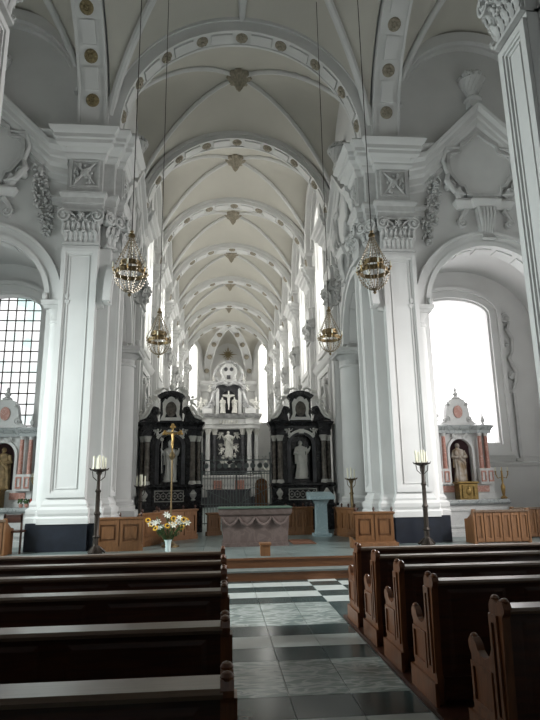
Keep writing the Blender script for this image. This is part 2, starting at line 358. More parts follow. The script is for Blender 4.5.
def putto(mb, x, z, h, q=1, y=0):
    mb.blob(x, y, z+h*.4, h*.17, h*.14, h*.24, 8, 6); mb.blob(x+q*h*.06, y-.02*h, z+h*.78, h*.13, h*.13, h*.14, 8, 6)
    mb.tube([(x, y, z+h*.3), (x+q*h*.25, y-.1*h, z+h*.18), (x+q*h*.42, y, z-h*.05)], [h*.11, h*.09, h*.05], 7)
    mb.tube([(x, y, z+h*.3), (x-q*h*.05, y-.14*h, z+h*.12), (x+q*h*.05, y-.1*h, z-h*.12)], [h*.11, h*.09, h*.05], 7)
    mb.tube([(x+q*h*.1, y, z+h*.58), (x+q*h*.35, y-.05*h, z+h*.62), (x+q*h*.5, y-.05*h, z+h*.85)], [h*.07, h*.055, h*.035], 7)
    mb.tube([(x-q*h*.1, y, z+h*.58), (x-q*h*.3, y-.05*h, z+h*.45), (x-q*h*.34, y-.05*h, z+h*.25)], [h*.07, h*.055, h*.035], 7)
    mb.grid(lambda a, t: (x-q*(h*.1+h*.42*t), y+.06*h+.03*a, z+h*(.5+.42*a*(1-t*.4)+.12*t)), 4, 5)
def round_column(mb, x, y, z0, z1, rr, cap=.3, n=20):
    mb.lathe([(rr*1.45, 0), (rr*1.45, rr*.35), (rr*1.3, rr*.4), (rr*1.35, rr*.65), (rr*1.1, rr*.8), (rr*1.15, rr*.95), (rr, rr*1.1)], x, y, z0, n)
    H = z1-z0; mb.lathe([(rr, rr*1.1), (rr, H*.35), (rr*.86, H-cap), (rr*.98, H-cap+.01*H), (rr*.86, H-cap+.02*H)], x, y, z0, n)
    mb.lathe([(rr*.86, H-cap+.02*H), (rr*.95, H-cap*.6), (rr*1.35, H-cap*.25), (rr*1.4, H-cap*.22)], x, y, z0, n)
    mb.box(x-rr*1.4, x+rr*1.4, y-rr*1.4, y+rr*1.4, z1-cap*.22, z1)

# ================================================================== SETTING
FZ = .34
# floors: marble pattern of the aisle
fl = MB(); fl.box(-10, 11, -4, 10.5, -.2, -.012)
rows = [(-4, 2.6, 1), (2.6, 3.5, 2), (3.5, 3.95, 1), (3.95, 4.42, 0), (4.42, 4.87, 1), (4.87, 5.81, 2), (5.81, 6.26, 1), (6.26, 6.72, 0), (6.72, 7.18, 1), (7.18, 8.51, 2), (8.51, 8.95, 1), (8.95, 9.41, 0), (9.41, 9.86, 1), (9.86, 10.28, 0), (10.28, 10.5, 1)]
g = .004
for (a, b, k) in rows:
    side_alt = a >= 7.1
    xs = [(-.2, .03), (.03, .54), (.54, 1.03), (1.03, 1.52)]
    for (p, q) in xs: fl.cur = k; fl.box(p+g, q-g, a+g, b-g, -.01, 0)
    if side_alt: fl.cur = 1 if k in (0, 2) else 0; [fl.box(1.52+.5*q_+g, 2.02+.5*q_-g, a+g, b-g, -.01, 0) for q_ in range(0, 5, 2)]; fl.cur = 0 if fl.cur == 1 else 1; [fl.box(2.02+.5*q_+g, 2.52+.5*q_-g, a+g, b-g, -.01, 0) for q_ in range(0, 5, 2)]
for i in range(4):
    for j in range(5):
        fl.cur = (i+j) % 2; fl.box(-.2-.5*i-.5+g, -.2-.5*i-g, 8.2+.46*j+g, 8.66+.46*j-g, -.01, 0)
fo = struct('floor', fl, [FW, FB, FV], smooth=0)
pf = MB()
for i in range(24):
    for j in range(44): pf.box(-9.6+.84*i+.003, -8.76+.84*i-.003, 10.87+.8*j, 11.67+.8*j-.006, FZ-.02, FZ)
pf.box(-9.7, 10.6, 10.87, 46, -.1, FZ-.015)
struct('floor_platform', pf, FG, smooth=0)
st = thing('altar_steps', 'two orange wooden steps running in front of the altar platform', 'steps', (CXN, 10.5, 0))
for k in range(2):
    z0 = .17*k; y0 = 10.5+.35*k
    a = MB(); a.box(-2.9, 3.95, y0, y0+.03, z0, z0+.14); a.build('riser', STEPW, st)
    a = MB(); a.box(-2.9, 3.95, y0-.025, y0+.06, z0+.14, z0+.17); a.box(-2.9, 3.95, y0+.06, y0+.37, z0+.14, z0+.168)
    a.build('tread', STEPW if k else FGT, st)

# nave axis arches
ARC_Y = [13.0+4.6*k for k in range(7)]
def transverse_arch(k, yc, rad, zs, dep=.56, thick=.36, nro=9, name=None, mb_T=None, off=0.):
    T = mb_T or side(1, yc)
    n = 48; a = MB(T); A = lambda rr: arc(0, zs, rr, 0, PI, n)
    a.ring(A(rad+thick), A(rad), -dep/2, dep/2, 'y', False)
    for e in (-1, 1):
        a.ring(A(rad+thick+.02), A(rad+thick-.1), e*dep/2-.05, e*dep/2+.05, 'y', False)
        a.ring(A(rad+.09), A(rad-.035), e*(dep/2-.03)-.035, e*(dep/2-.03)+.035, 'y', False)
    o = struct('trim_%d' % k if name is None else name, a, PL)
    o['label'] = 'broad white arch band with rosettes and sunk panels across the vault'
    for i in range(nro):
        t = PI*(i+.5)/nro+off; c, s_ = math.cos(t), math.sin(t)
        M_ = T @ Matrix.Translation((rad*c, 0, zs+rad*s_)) @ Matrix.Rotation(-(t-PI/2), 4, 'Y')
        b = MB(M_ @ Matrix.Rotation(PI/2, 4, 'X'))        # rosette faces inward
        b = MB(M_)
        b.lathe([(.165, 0.03), (.165, -.02), (.14, -.035)], n=16); 
        for q in range(7): al = 2*PI*q/7; b.blob(.1*math.cos(al), .1*math.sin(al), -.04, .055, .055, .03)
        b.blob(0, 0, -.06, .05, .05, .03)
        b.build('rosette', ROS if k != 90 else GILT, o)
        if i < nro-1 or True:
            pn = MB(T); t0, t1 = PI*(i+.5)/nro+.085*3/rad+off, PI*(i+1.5)/nro-.085*3/rad+off
            if i < nro-1: pn.ring(arc(0, zs, rad+.02, t0, t1, 5), arc(0, zs, rad-.055, t0, t1, 5), -.16, .16, 'y', False); pn.build('soffit_panel', PL, o)
    return o
ARCH_R, ARCH_Z = 3.12, 10.32
for k, yc in enumerate(ARC_Y): transverse_arch(k+1, yc+.1, ARCH_R, ARCH_Z+(.12 if k == 0 else 0), thick=.36 if k == 0 else .22)
# choir vault webs with ribs and bosses
ordinal = ['nearest', 'second', 'third', 'fourth', 'fifth', 'sixth']
def vault_bay(y0, y1, uc, hu, zs, rise, dome, ribs=True, boss=None, sgn=1, name='ceiling', ribr=.07):
    yc, hv = (y0+y1)/2, (y1-y0)/2
    def Z(a, b):
        h1 = math.sqrt(max(0, 1-a*a)); h2 = math.sqrt(max(0, 1-b*b)); return zs+rise*max(h1, h2)+dome*(1-a*a)*(1-b*b)
    mb = MB(side(sgn)); N = 28
    wr = lambda t: math.sin((t-.5)*PI)
    mb.grid(lambda a, b: (uc+hu*wr(a), yc+hv*wr(b), Z(wr(a), wr(b))), N, N)
    o = struct(name, mb, VA, smooth=40)
    if ribs:
        for (p, q) in ((1, 1), (1, -1)):
            rb = MB(side(sgn)); pts = []
            for i in range(33):
                t = -math.cos(PI*i/32)*.995; pts.append((uc+hu*t*p, yc+hv*t*q, Z(t, t)-.03))
            rb.tube(pts, ribr, 8); rb.tube([(x, y, z-.06) for x, y, z in pts], ribr*.5, 6); rb.build('diagonal_rib', PL, o)
    return o, Z
for k in range(6):
    y0, y1 = ARC_Y[k]+.35, ARC_Y[k+1]-.15
    vault_bay(y0, y1, 0, 3.5, 10.2, 3.42, .62, name='ceiling_%d' % (k+1))
    b = MB(); yc = (y0+y1)/2
    b.lathe([(.02, 0), (.09, .1), (.14, .24), (.28, .4), (.36, .5), (.3, .6), (.1, .8)], CXN, yc, 13.68, 14, fn=lambda a, z: 1+.12*math.cos(a*7))
    for i in range(8): a = 2*PI*i/8; b.blob(CXN+.29*math.cos(a), yc+.29*math.sin(a), 14.17, .12, .12, .1)
    tag(b.build('ceiling_boss', ROS if k else ROS), 'carved pendant boss on the %s vault bay of the choir' % ordinal[k], 'ceiling boss', 'pendant bosses along the choir vault')
# small gilt studs on the webs of the first bays
# crossing vault
o, Zc = vault_bay(6.1, 12.9, 0, 3.36, 10.5, 3.34, 1.1, name='ceiling_7', ribr=.1)
for (v0, v1, u0_, u1_) in ((9.5, 12.8, 0, 0),):
    rb = MB(side(1))
    for q in (-1, 1): rb.tube([(q*.35*(1-t), 9.5+3.3*t, Zc(0, (9.5+3.3*t-9.475)/3.375)-.05-.12*t*t*0) for t in [i/10 for i in range(11)]], .07, 8)
    rb.build('ridge_rib', PL, o)
# side crossing arches (their soffit carries the gilt rosettes) and transept vaults
for s, nm in ((1, 'right'), (-1, 'left')):
    T = side(s) @ Matrix.Translation((3.76, 9.5, 0)) @ Matrix.Rotation(PI/2, 4, 'Z')
    transverse_arch(91, 0, 3.3, 10.35, .7, .4, 10, name='trim_%s_crossing' % nm, mb_T=T, off=.08)
    for ch in bpy.data.objects['trim_%s_crossing' % nm].children:
        if s < 0 and ch.name.startswith('rosette'): ch.data.materials[0] = GILT
    vault_bay(6.1, 13.2, 6.25, 2.2, 11.0, 2.9, .5, sgn=s, name='ceiling_%s_transept' % nm, ribr=.09)
    # wall ribs on the lunette
    lr = MB(side(s)); A = lambda rr: arc(6.25, 11.55, rr, 0, PI, 36)
    lr.ring(A(2.32), A(2.02), 12.8, 13.1, 'y', False); lr.ring(A(2.12), A(1.94), 12.93, 13.1, 'y', False)
    struct('trim_%s_lunette' % nm, lr, PL)

# nave behind the camera and transept west walls
for s, nm in ((1, 'right'), (-1, 'left')):
    mb = MB(side(s)); mb.box(3.5, 4.1, -7, 4.95, -.1, 14.6); struct('wall_%s_nave' % nm, mb, PL)
    mb = MB(side(s)); mb.box(4.05, 9.2, 5.5, 5.95, -.1, 14.6); struct('wall_%s_transept_west' % nm, mb, PL)
mb = MB(side(1)); wall(mb, -3.6, 3.6, -.1, 14.6, -7.4, -7, 'y', [(0, 1.7, 5.5, 11, 1.7)]); struct('wall_west', mb, PL)
mb = MB(side(1)); mb.prism([(-1.7, 5.5), (1.7, 5.5)]+[(1.7*math.cos(t*PI/12), 11+1.7*math.sin(t*PI/12)) for t in range(13)], -7.25, -7.2); struct('window_9', mb, GW)
vault_bay(-7, 5.3, 0, 3.6, 10.3, 3.7, .4, name='ceiling_nave')
transverse_arch(92, 5.7, ARCH_R, ARCH_Z, .7, .5, name='trim_west_crossing')
# transept east walls with the chapel arches
YW = 13.1
for s, nm in ((1, 'right'), (-1, 'left')):
    mb = MB(side(s)); wall(mb, 4.05, 9.0, FZ-.3, 14.6, YW, YW+.45, 'y', [(6.25, 1.62, None, 5.95, 1.62)], n=28)
    wl = struct('wall_%s_transept' % nm, mb, PL)
    # chapel behind: back wall with window opening, side walls, barrel ceiling
    mb = MB(side(s)); wc, whw = (6.12, 1.12) if s > 0 else (6.28, .92)
    wall(mb, 4.2, 8.9, FZ-.3, 8.2, 15.25, 15.75, 'y', [(wc, whw, 2.65, 6.4, .5)], n=20)
    struct('wall_%s_chapel_back' % nm, mb, PL)
    mb = MB(side(s)); mb.box(4.1, 4.3, YW+.45, 15.3, FZ, 8.2); mb.box(8.55, 8.75, YW+.45, 15.3, FZ, 8.2)
    struct('wall_%s_chapel_side' % nm, mb, PL)
    mb = MB(side(s)); mb.ring(arc(6.43, 6.0, 2.4, 0, PI, 24, 1.9), arc(6.43, 6.0, 2.14, 0, PI, 24, 1.75), YW+.4, 15.3, 'y', False)
    struct('ceiling_%s_chapel' % nm, mb, PL)
    # outer transept end wall with a tall window
    mb = MB(side(s)); wall(mb, 5.0, 13.6, -.1, 14.6, 9.0, 9.5, 'x', [(9.4, 1.5, 1.5, 5.3, 1.5)]); struct('wall_%s_transept_end' % nm, mb, PL)
    wn = MB(side(s)); wn.prism([(7.9, 1.5), (10.9, 1.5)]+[(9.4+1.5*math.cos(t*PI/12), 5.3+1.5*math.sin(t*PI/12)) for t in range(13)], 9.3, 9.34, 'x')
    struct('window_%d' % (3 if s > 0 else 4), wn, GE)
    # chapel window: moulded frame, glazing, lead bars
    op = lambda e, c=wc: [(c-whw-e, 2.65-e)]+[(c-(whw+e)*math.cos(PI*i/20), 6.4+(.5+e)*math.sin(PI*i/20)) for i in range(21)]+[(c+whw+e, 2.65-e)]
    root = MB(side(s)); root.prism(op(-.02), 15.5, 15.53); gl = struct('window_%d' % (1 if s > 0 else 2), root, GR if s > 0 else GL)
    fr = MB(side(s)); fr.ring(op(.3), op(.2), 15.05, 15.27); fr.ring(op(.2), op(0), 15.12, 15.27); fr.ring(op(.36), op(.3), 15.15, 15.27); fr.ring(op(.02), op(-.06), 15.2, 15.5)
    fr.build('window_frame', PL, gl)
    sc_ = MB(side(s))
    for q in (-1, 1):
        e = wc+q*(whw+.36)
        for (zz, rr, dx) in ((6.3, .15, .1), (5.55, .1, .06), (4.6, .13, .12), (4.15, .08, .04)): sc_.volute(e+q*dx, zz, rr, 15.08, 15.27, q)
        sc_.tube([(e+q*.22, 15.17, 6.2), (e+q*.12, 15.17, 5.95), (e+q*.26, 15.17, 5.7), (e+q*.22, 15.17, 5.3), (e+q*.1, 15.17, 5.1), (e+q*.26, 15.17, 4.75), (e+q*.22, 15.17, 4.4), (e+q*.06, 15.17, 4.1)], [.04, .06, .05, .04, .06, .06, .05, .03], 7)
        x0, x1 = sorted((e+q*.12, e+q*.2)); sc_.box(x0, x1, 15.17, 15.27, 2.2, 4.1)
        x0, x1 = sorted((e+q*.12-q*.1, e+q*.14)); sc_.box(x0, x1, 15.17, 15.27, 2.2, 2.28)
    sc_.build('scroll_surround', PLO, gl)
    bars = MB(side(s)); br = .017 if s < 0 else .004
    for i in range(8): x = wc-whw+2*whw*(i+.5)/8; bars.tube([(x, 15.47, 2.65), (x, 15.47, 6.4+.48*math.sqrt(1-((x-wc)/whw)**2))], br, 5)
    for j in range(15):
        z = 2.7+.29*j
        hw = whw-.02 if z < 6.4 else whw*math.sqrt(max(0, 1-((z-6.4)/.5)**2))
        if z < 6.85: bars.tube([(wc-hw, 15.47, z), (wc+hw, 15.47, z)], br, 5)
    bars.build('lead_bars', IRON if s < 0 else GMB, gl)  # right bars pale and thin: window glare put into their colour and thickness
    dd = MB(side(s)); dd.sweep([(4.3, 15.27), (8.6, 15.27)], [(0, 2.05), (.05, 2.08), (.08, 2.16), (.03, 2.2), (.05, 2.3), (0, 2.33)])
    struct('trim_%s_chapel_band' % nm, dd, PL)

# choir side walls
WCN = 20
for s, nm in ((1, 'right'), (-1, 'left')):
    ops = [(14.6, 1.6, None, 5.75, 1.6)]
    for k in range(1, 6): ops.append((ARC_Y[k]+2.4, .75, 6.5, 11.5, .75))
    mb = MB(side(s)); wall(mb, 13.9, 41.2, FZ-.3, 14.7, 3.25, 3.8, 'x', ops, n=14); w1 = struct('wall_%s_choir' % nm, mb, PL)
    mb = MB(side(s)); mb.box(4.15, 4.3, 13.6, 16.6, FZ, 8.2); mb.box(3.3, 4.3, 16.5, 16.6, FZ, 8.2); struct('wall_%s_choir_aisle' % nm, mb, PL)
    for k in range(1, 6):
        yc = ARC_Y[k]+2.4
        g_ = MB(side(s)); g_.prism([(yc-.75, 6.5), (yc+.75, 6.5)]+[(yc+.75*math.cos(t*PI/10), 11.5+.75*math.sin(t*PI/10)) for t in range(11)], 3.72, 3.75, 'x')
        wo = struct('window_%d' % (10*k+(5 if s > 0 else 6)), g_, GC)
        e_ = lambda e: [(yc+.75+e, 6.5-e)]+[(yc+(.75+e)*math.cos(t*PI/12), 11.5+(.75+e)*math.sin(t*PI/12)) for t in range(13)]+[(yc-.75-e, 6.5-e)]
        fr = MB(side(s)); fr.ring(e_(.2), e_(0), 3.17, 3.27, 'x'); fr.build('window_frame', PL, wo)
        mu = MB(side(s)); mu.box(3.69, 3.73, yc-.02, yc+.02, 6.5, 12.2)
        for j in range(7): mu.box(3.69, 3.73, yc-.74, yc+.74, 7.1+.7*j, 7.13+.7*j)
        mu.build('glazing_bar', GMB, wo)
        # wall arch of the lunette
        la = MB(side(s)); la.ring(arc(yc, 11.0, 1.9, 0, PI, 20, 2.55), arc(yc, 11.0, 1.5, 0, PI, 20, 2.15), 2.92, 3.27, 'x', False); la.ring(arc(yc, 11.05, 1.6, 0, PI, 20, 2.2), arc(yc, 11.05, 1.25, 0, PI, 20, 1.95), 3.1, 3.27, 'x', False)
        struct('trim_%s_wall_arch_%d' % (nm, k), la, PL)

# apse
ap = [(3.45, 40.9), (3.45, 41.5), (1.75, 44.3), (-1.75, 44.3), (-3.45, 41.5), (-3.45, 40.9)]
mb = MB(side(1)); mb.box(-1.75, 1.75, 44.3, 44.7, 0, 14); 
struct('wall_apse_back', mb, PL)
for s, nm in ((1, 'right'), (-1, 'left')):
    d = Vector((-1.7, 2.8)); L = d.length; ang = math.atan2(2.8, -1.7)
    T = side(s) @ Matrix.Translation((3.45, 41.5, 0)) @ Matrix.Rotation(ang, 4, 'Z')
    mb = MB(T); wall(mb, 0, L, 0, 14, -.5, 0, 'y', [(L/2-.1, .55, 6.4, 12.0, .55)]); 
    mb.box(-.8, 0, -.3, 0, 0, 14)
    struct('wall_%s_apse' % nm, mb, PL)
    g_ = MB(T); c = L/2-.1; g_.prism([(c-.55, 6.4), (c+.55, 6.4)]+[(c+.55*math.cos(t*PI/10), 12+.55*math.sin(t*PI/10)) for t in range(11)], -.35, -.38)
    struct('window_%d' % (7 if s > 0 else 8), g_, GC)
    pi_ = MB(side(s)); pi_.sweep(orient(rect(1.5, 2.15, 43.75, 44.5)), [(0, FZ), (0, 8.9), (.08, 8.95), (.1, 9.2), (.2, 9.4), (.3, 9.5), (.34, 9.75), (0, 9.8)], True)
    struct('trim_%s_apse_pier' % nm, pi_, PL)
def apse_pt(a, t, bnd=ap):
    n = len(bnd)-1; x = a*n; i = min(int(x), n-1); k = x-i; p = (bnd[i][0]*(1-k)+bnd[i+1][0]*k, bnd[i][1]*(1-k)+bnd[i+1][1]*k)
    cs, sn = math.cos(t*PI/2), math.sin(t*PI/2); zb = 9.7+(3.3*math.sqrt(max(0, 1-(2*k-1)**2)) if i in (1, 2, 3) else 0); return (p[0]*cs, 41.2+(p[1]-41.2)*cs, zb+(13.6-zb)*sn)
mb = MB(side(1)); mb.grid(apse_pt, 40, 16); ao = struct('ceiling_apse', mb, VA, smooth=50)
for i in (2, 3):
    rb = MB(side(1)); P_ = [apse_pt(i/5, t/16) for t in range(17)]
    def strip(a, t, P_=P_):
        k = min(int(t*16), 15); f_ = t*16-k; p = Vector(P_[k])*(1-f_)+Vector(P_[k+1])*f_; return (p.x+(a-.5)*.62, p.y-.14, p.z-.1)
    rb.grid(strip, 2, 16)
    for e in (-.3, .3): rb.tube([(x+e, y-.16, z-.12) for x, y, z in P_], .07, 6)
    rb.build('apse_rib', PL, ao)
    for t in (3, 6, 9, 12):
        q = MB(side(1) @ Matrix.Translation((P_[t][0], P_[t][1]-.2, P_[t][2]-.14))); q.blob(0, 0, -.05, .2, .1, .2, 8, 6); q.build('rosette', ROS, ao)

# ================================================================== PILLARS
PLAN = [(4.62, .22), (4.3, .22), (4.3, 0), (3.46, 0), (3.46, .16), (3.2, .16), (3.2, .36), (3.04, .36), (3.04, 1.02), (3.2, 1.02), (3.2, 1.2), (4.62, 1.2)]
PLAN = PLAN[::-1] if False else PLAN
PLAN = orient(PLAN)
def pillar(s, yb, t, label, group):
    T = side(s, yb, t) @ Matrix.Translation((0 if t > 0 else .18, 0, 0)); z0 = FZ if t > 0 else 0
    root = thing('pillar', label, 'pillar', (CXN+s*3.7, yb+t*.6, z0), group)
    a = MB(T); a.sweep(PLAN, [(.1, z0), (.1, .88), (.08, .9)], True); a.build('plinth', SLATE, root, 15)
    a = MB(T); a.sweep(PLAN, [(.12, .9), (.12, 1.02), (.09, 1.06), (.11, 1.12), (.11, 1.2), (.05, 1.26), (.06, 1.31), (.01, 1.4), (0, 1.42)], True); a.build('base', PL, root, 15)
    a = MB(T); a.sweep(PLAN, [(0, 1.4), (0, 7.35)], True)
    pilaster_panel(a.sub(Matrix.Translation((3.88, 0, 0))), .84, 1.45, 7.22)
    a.build('shaft', PL, root)
    a = MB(T @ Matrix.Translation((3.04, .69, 0)) @ Matrix.Rotation(-PI/2, 4, 'Z')); pilaster_panel(a, .64, 1.45, 7.22); a.build('side_panel', PL, root)
    a = MB(T); a.sweep(PLAN, [(.0, 7.3), (.0, 8.2)], True)
    capital(a.sub(Matrix.Translation((3.88, -.02, 7.36))), .82, .84)
    capital(a.sub(Matrix.Translation((3.02, .69, 7.36)) @ Matrix.Rotation(-PI/2, 4, 'Z')), .62, .84)
    capital(a.sub(Matrix.Translation((3.22, .2, 7.36)) @ Matrix.Rotation(-PI/4, 4, 'Z')), .26, .84)
    a.build('capital', PLO, root)
    a = MB(T); a.sweep(PLAN, [(0, 8.2), (.05, 8.2), (.05, 8.36), (.08, 8.38), (.08, 8.52), (.14, 8.6), (.14, 8.66), (0, 8.74), (0, 9.62)], True)
    relief(a.sub(Matrix.Translation((3.88, 0, 8.83))), .7, .74, 3); relief(a.sub(Matrix.Translation((3.04, .69, 8.83)) @ Matrix.Rotation(-PI/2, 4, 'Z')), .55, .74, 4)
    a.build('frieze', PLO, root)
    a = MB(T); a.sweep(PLAN, [(0, 9.58), (.05, 9.6), (.09, 9.68), (.09, 9.74), (.12, 9.76), (.18, 9.84), (.26, 9.9), (.26, 10.0), (.31, 10.02), (.31, 10.12), (.38, 10.2), (.42, 10.27), (.4, 10.32), (0, 10.34)], True)
    a.build('cornice', PL, root, 12)
    a = MB(T); a.box(3.1, 4.1, .12, 1.1, 10.3, 10.9); a.build('springer', PL, root)
    return root
pillar(1, 12.9, 1, 'white crossing pillar on the dark plinth beside the pale lectern', 'crossing pillars')
pillar(-1, 12.9, 1, 'white crossing pillar on the dark plinth behind the flower vase side', 'crossing pillars')
pillar(1, 6.6, -1, 'white pillar cut by the upper right edge of the picture', 'crossing pillars')
pillar(-1, 6.6, -1, 'white pillar of which only a sliver of capital shows at upper left', 'crossing pillars')

# downpipe-like grey strips on the pillars' front
for s, w_ in ((1, 'beside the lectern side candles'), (-1, 'on the pillar behind the nearest iron candlestand')):
    a = MB(side(s)); a.box(4.17, 4.26, 13.0, 13.11, 1.55, 3.1)
    for i in range(12): a.box(4.165, 4.265, 12.99, 13.0, 1.6+.125*i, 1.64+.125*i)
    tag(a.build('loudspeaker', LECT if 0 else GMB), 'slim grey column loudspeaker '+w_, 'loudspeaker', 'column loudspeakers on the crossing pillars')

# engaged columns of the chapel arches and of the choir arches
def engaged(s, uu, vv, rr, zb, zt, label, group, ax='y'):
    T = side(s); root = thing('column', label, 'column', (CXN+s*uu, vv, zb), group)
    a = MB(T); a.box(uu-rr*1.6, uu+rr*1.6, vv-rr*1.6, vv+rr*1.6, zb, zb+.6); a.build('pedestal', SLATE if zb < .4 else PL, root)
    a = MB(T); a.lathe([(rr*1.4, 0), (rr*1.4, .1), (rr*1.2, .14), (rr*1.28, .24), (rr*1.05, .3)], uu, vv, zb+.6, 24); a.build('base', PL, root)
    a = MB(T); a.lathe([(rr*1.02, zb+.9), (rr*1.02, zb+2.2), (rr*.9, zt-.55), (rr*1.02, zt-.53), (rr*1.02, zt-.48), (rr*.9, zt-.46)], uu, vv, 0, 24); a.build('shaft', PL, root)
    a = MB(T); a.lathe([(rr*.9, zt-.47), (rr*.92, zt-.34), (rr*1.1, zt-.26), (rr*1.35, zt-.18)], uu, vv, 0, 24)
    q = rr*1.5; a.sweep(orient([(uu-q, vv-q), (uu+q, vv-q), (uu+q, vv+q), (uu-q, vv+q)]), [(-.02, zt-.2), (0, zt-.14), (.03, zt-.12), (.05, zt-.02), (0, zt)], True)
    for e in (-1, 1): a.blob(uu+e*q*.9, vv-q, zt+.08, .07, .06, .1)
    a.build('capital', PLO, root)
E_ = 'engaged columns under the arches'
for s, n1 in ((1, 'right'), (-1, 'left')):
    engaged(s, 4.38, 13.2, .185, FZ-.02, 5.95, 'smooth white column carrying the %s chapel arch, joined to the crossing pillar' % n1, 'column of the %s chapel' % n1)
    engaged(s, 8.1, 13.2, .2, FZ-.02, 5.95, 'smooth white column at the outer end of the %s chapel arch' % n1, E_)
    engaged(s, 3.36, 16.4, .34, FZ+.1, 5.6, 'thick round white column beside the black altarpiece on the %s of the nave' % n1, E_)

# archivolts with coffered soffits
for s, nm in ((1, 'right'), (-1, 'left')):
    a = MB(side(s)); A = lambda rr: arc(6.25, 5.95, rr, 0, PI, 36)
    a.ring(A(1.98), A(1.9), 12.94, 13.12, 'y', False); a.ring(A(1.9), A(1.7), 12.99, 13.12, 'y', False); a.ring(A(1.72), A(1.6), 12.95, 13.12, 'y', False)
    for i in range(9):
        t0 = PI*(i+.12)/9; t1 = PI*(i+.88)/9; a.ring(arc(6.25, 5.95, 1.64, t0, t1, 5), arc(6.25, 5.95, 1.585, t0, t1, 5), 13.16, 13.48, 'y', False)
    struct('trim_%s_chapel_arch' % nm, a, PL)
    a = MB(side(s)); A = lambda rr: arc(14.6, 5.75, rr, 0, PI*.98, 30)
    a.ring(A(1.92), A(1.84), 3.1, 3.27, 'x', False); a.ring(A(1.84), A(1.66), 3.16, 3.27, 'x', False); a.ring(A(1.7), A(1.58), 3.12, 3.27, 'x', False)
    for i in range(9):
        t0 = PI*(i+.04)/9; t1 = PI*(i+.96)/9; a.ring(arc(14.6, 5.75, 1.62, t0, t1, 5), arc(14.6, 5.75, 1.56, t0, t1, 5), 3.3, 3.8, 'x', False)
    struct('trim_%s_choir_arch' % nm, a, PL)

# gabled pediments with cartouche, corbel, volutes, garlands, basket: transept walls and first choir bay
GP = [(0, -.95), (.05, -.9), (.07, -.78), (.12, -.75), (.13, -.6), (.2, -.52), (.22, -.4), (.26, -.36), (.28, -.22), (.38, -.14), (.4, -.02), (.34, 0)]
def rake(mb, hw, z_low, z_top):                # moulded gable cornice, local x centred
    for q in (-1, 1):
        for (o, h0), (o2, h1) in zip(GP[:-1], GP[1:]):
            d0, d1 = -max(o, .001), -max(o2, .001)
            pts = []
            for (x, z) in ((0, z_top), (q*hw*.8, z_low+.1), (q*hw*1.02, z_low)):
                pts += [(x, 0, z+h0), (x, d0, z+h0), (x, d1, z+h1), (x, 0, z+h1)]
            mb.add(pts, [(4*i+a, 4*i+(a+1) % 4, 4*i+4+(a+1) % 4, 4*i+4+a) for i in range(2) for a in range(4)]+[(0, 1, 2, 3), (11, 10, 9, 8)])
CART = [(0, 2.2), (.25, 2.0), (.5, 1.86), (.52, 1.66), (.62, 1.6), (.86, 1.56), (.9, 1.3), (.86, 1.0), (.72, .8), (.62, .66), (.5, .62), (.44, .4), (.2, .36), (0, .36)]
def cart_outline(k=1.0, e=0):
    Rr = [(x*k, z) for x, z in CART]; Lr = [(-x*k, z) for x, z in CART[1:-1]][::-1]; pts = Rr+Lr; cx, cz = 0, 1.2
    return [(x*(1+e), cz+(z-cz)*(1+e)) for x, z in pts]
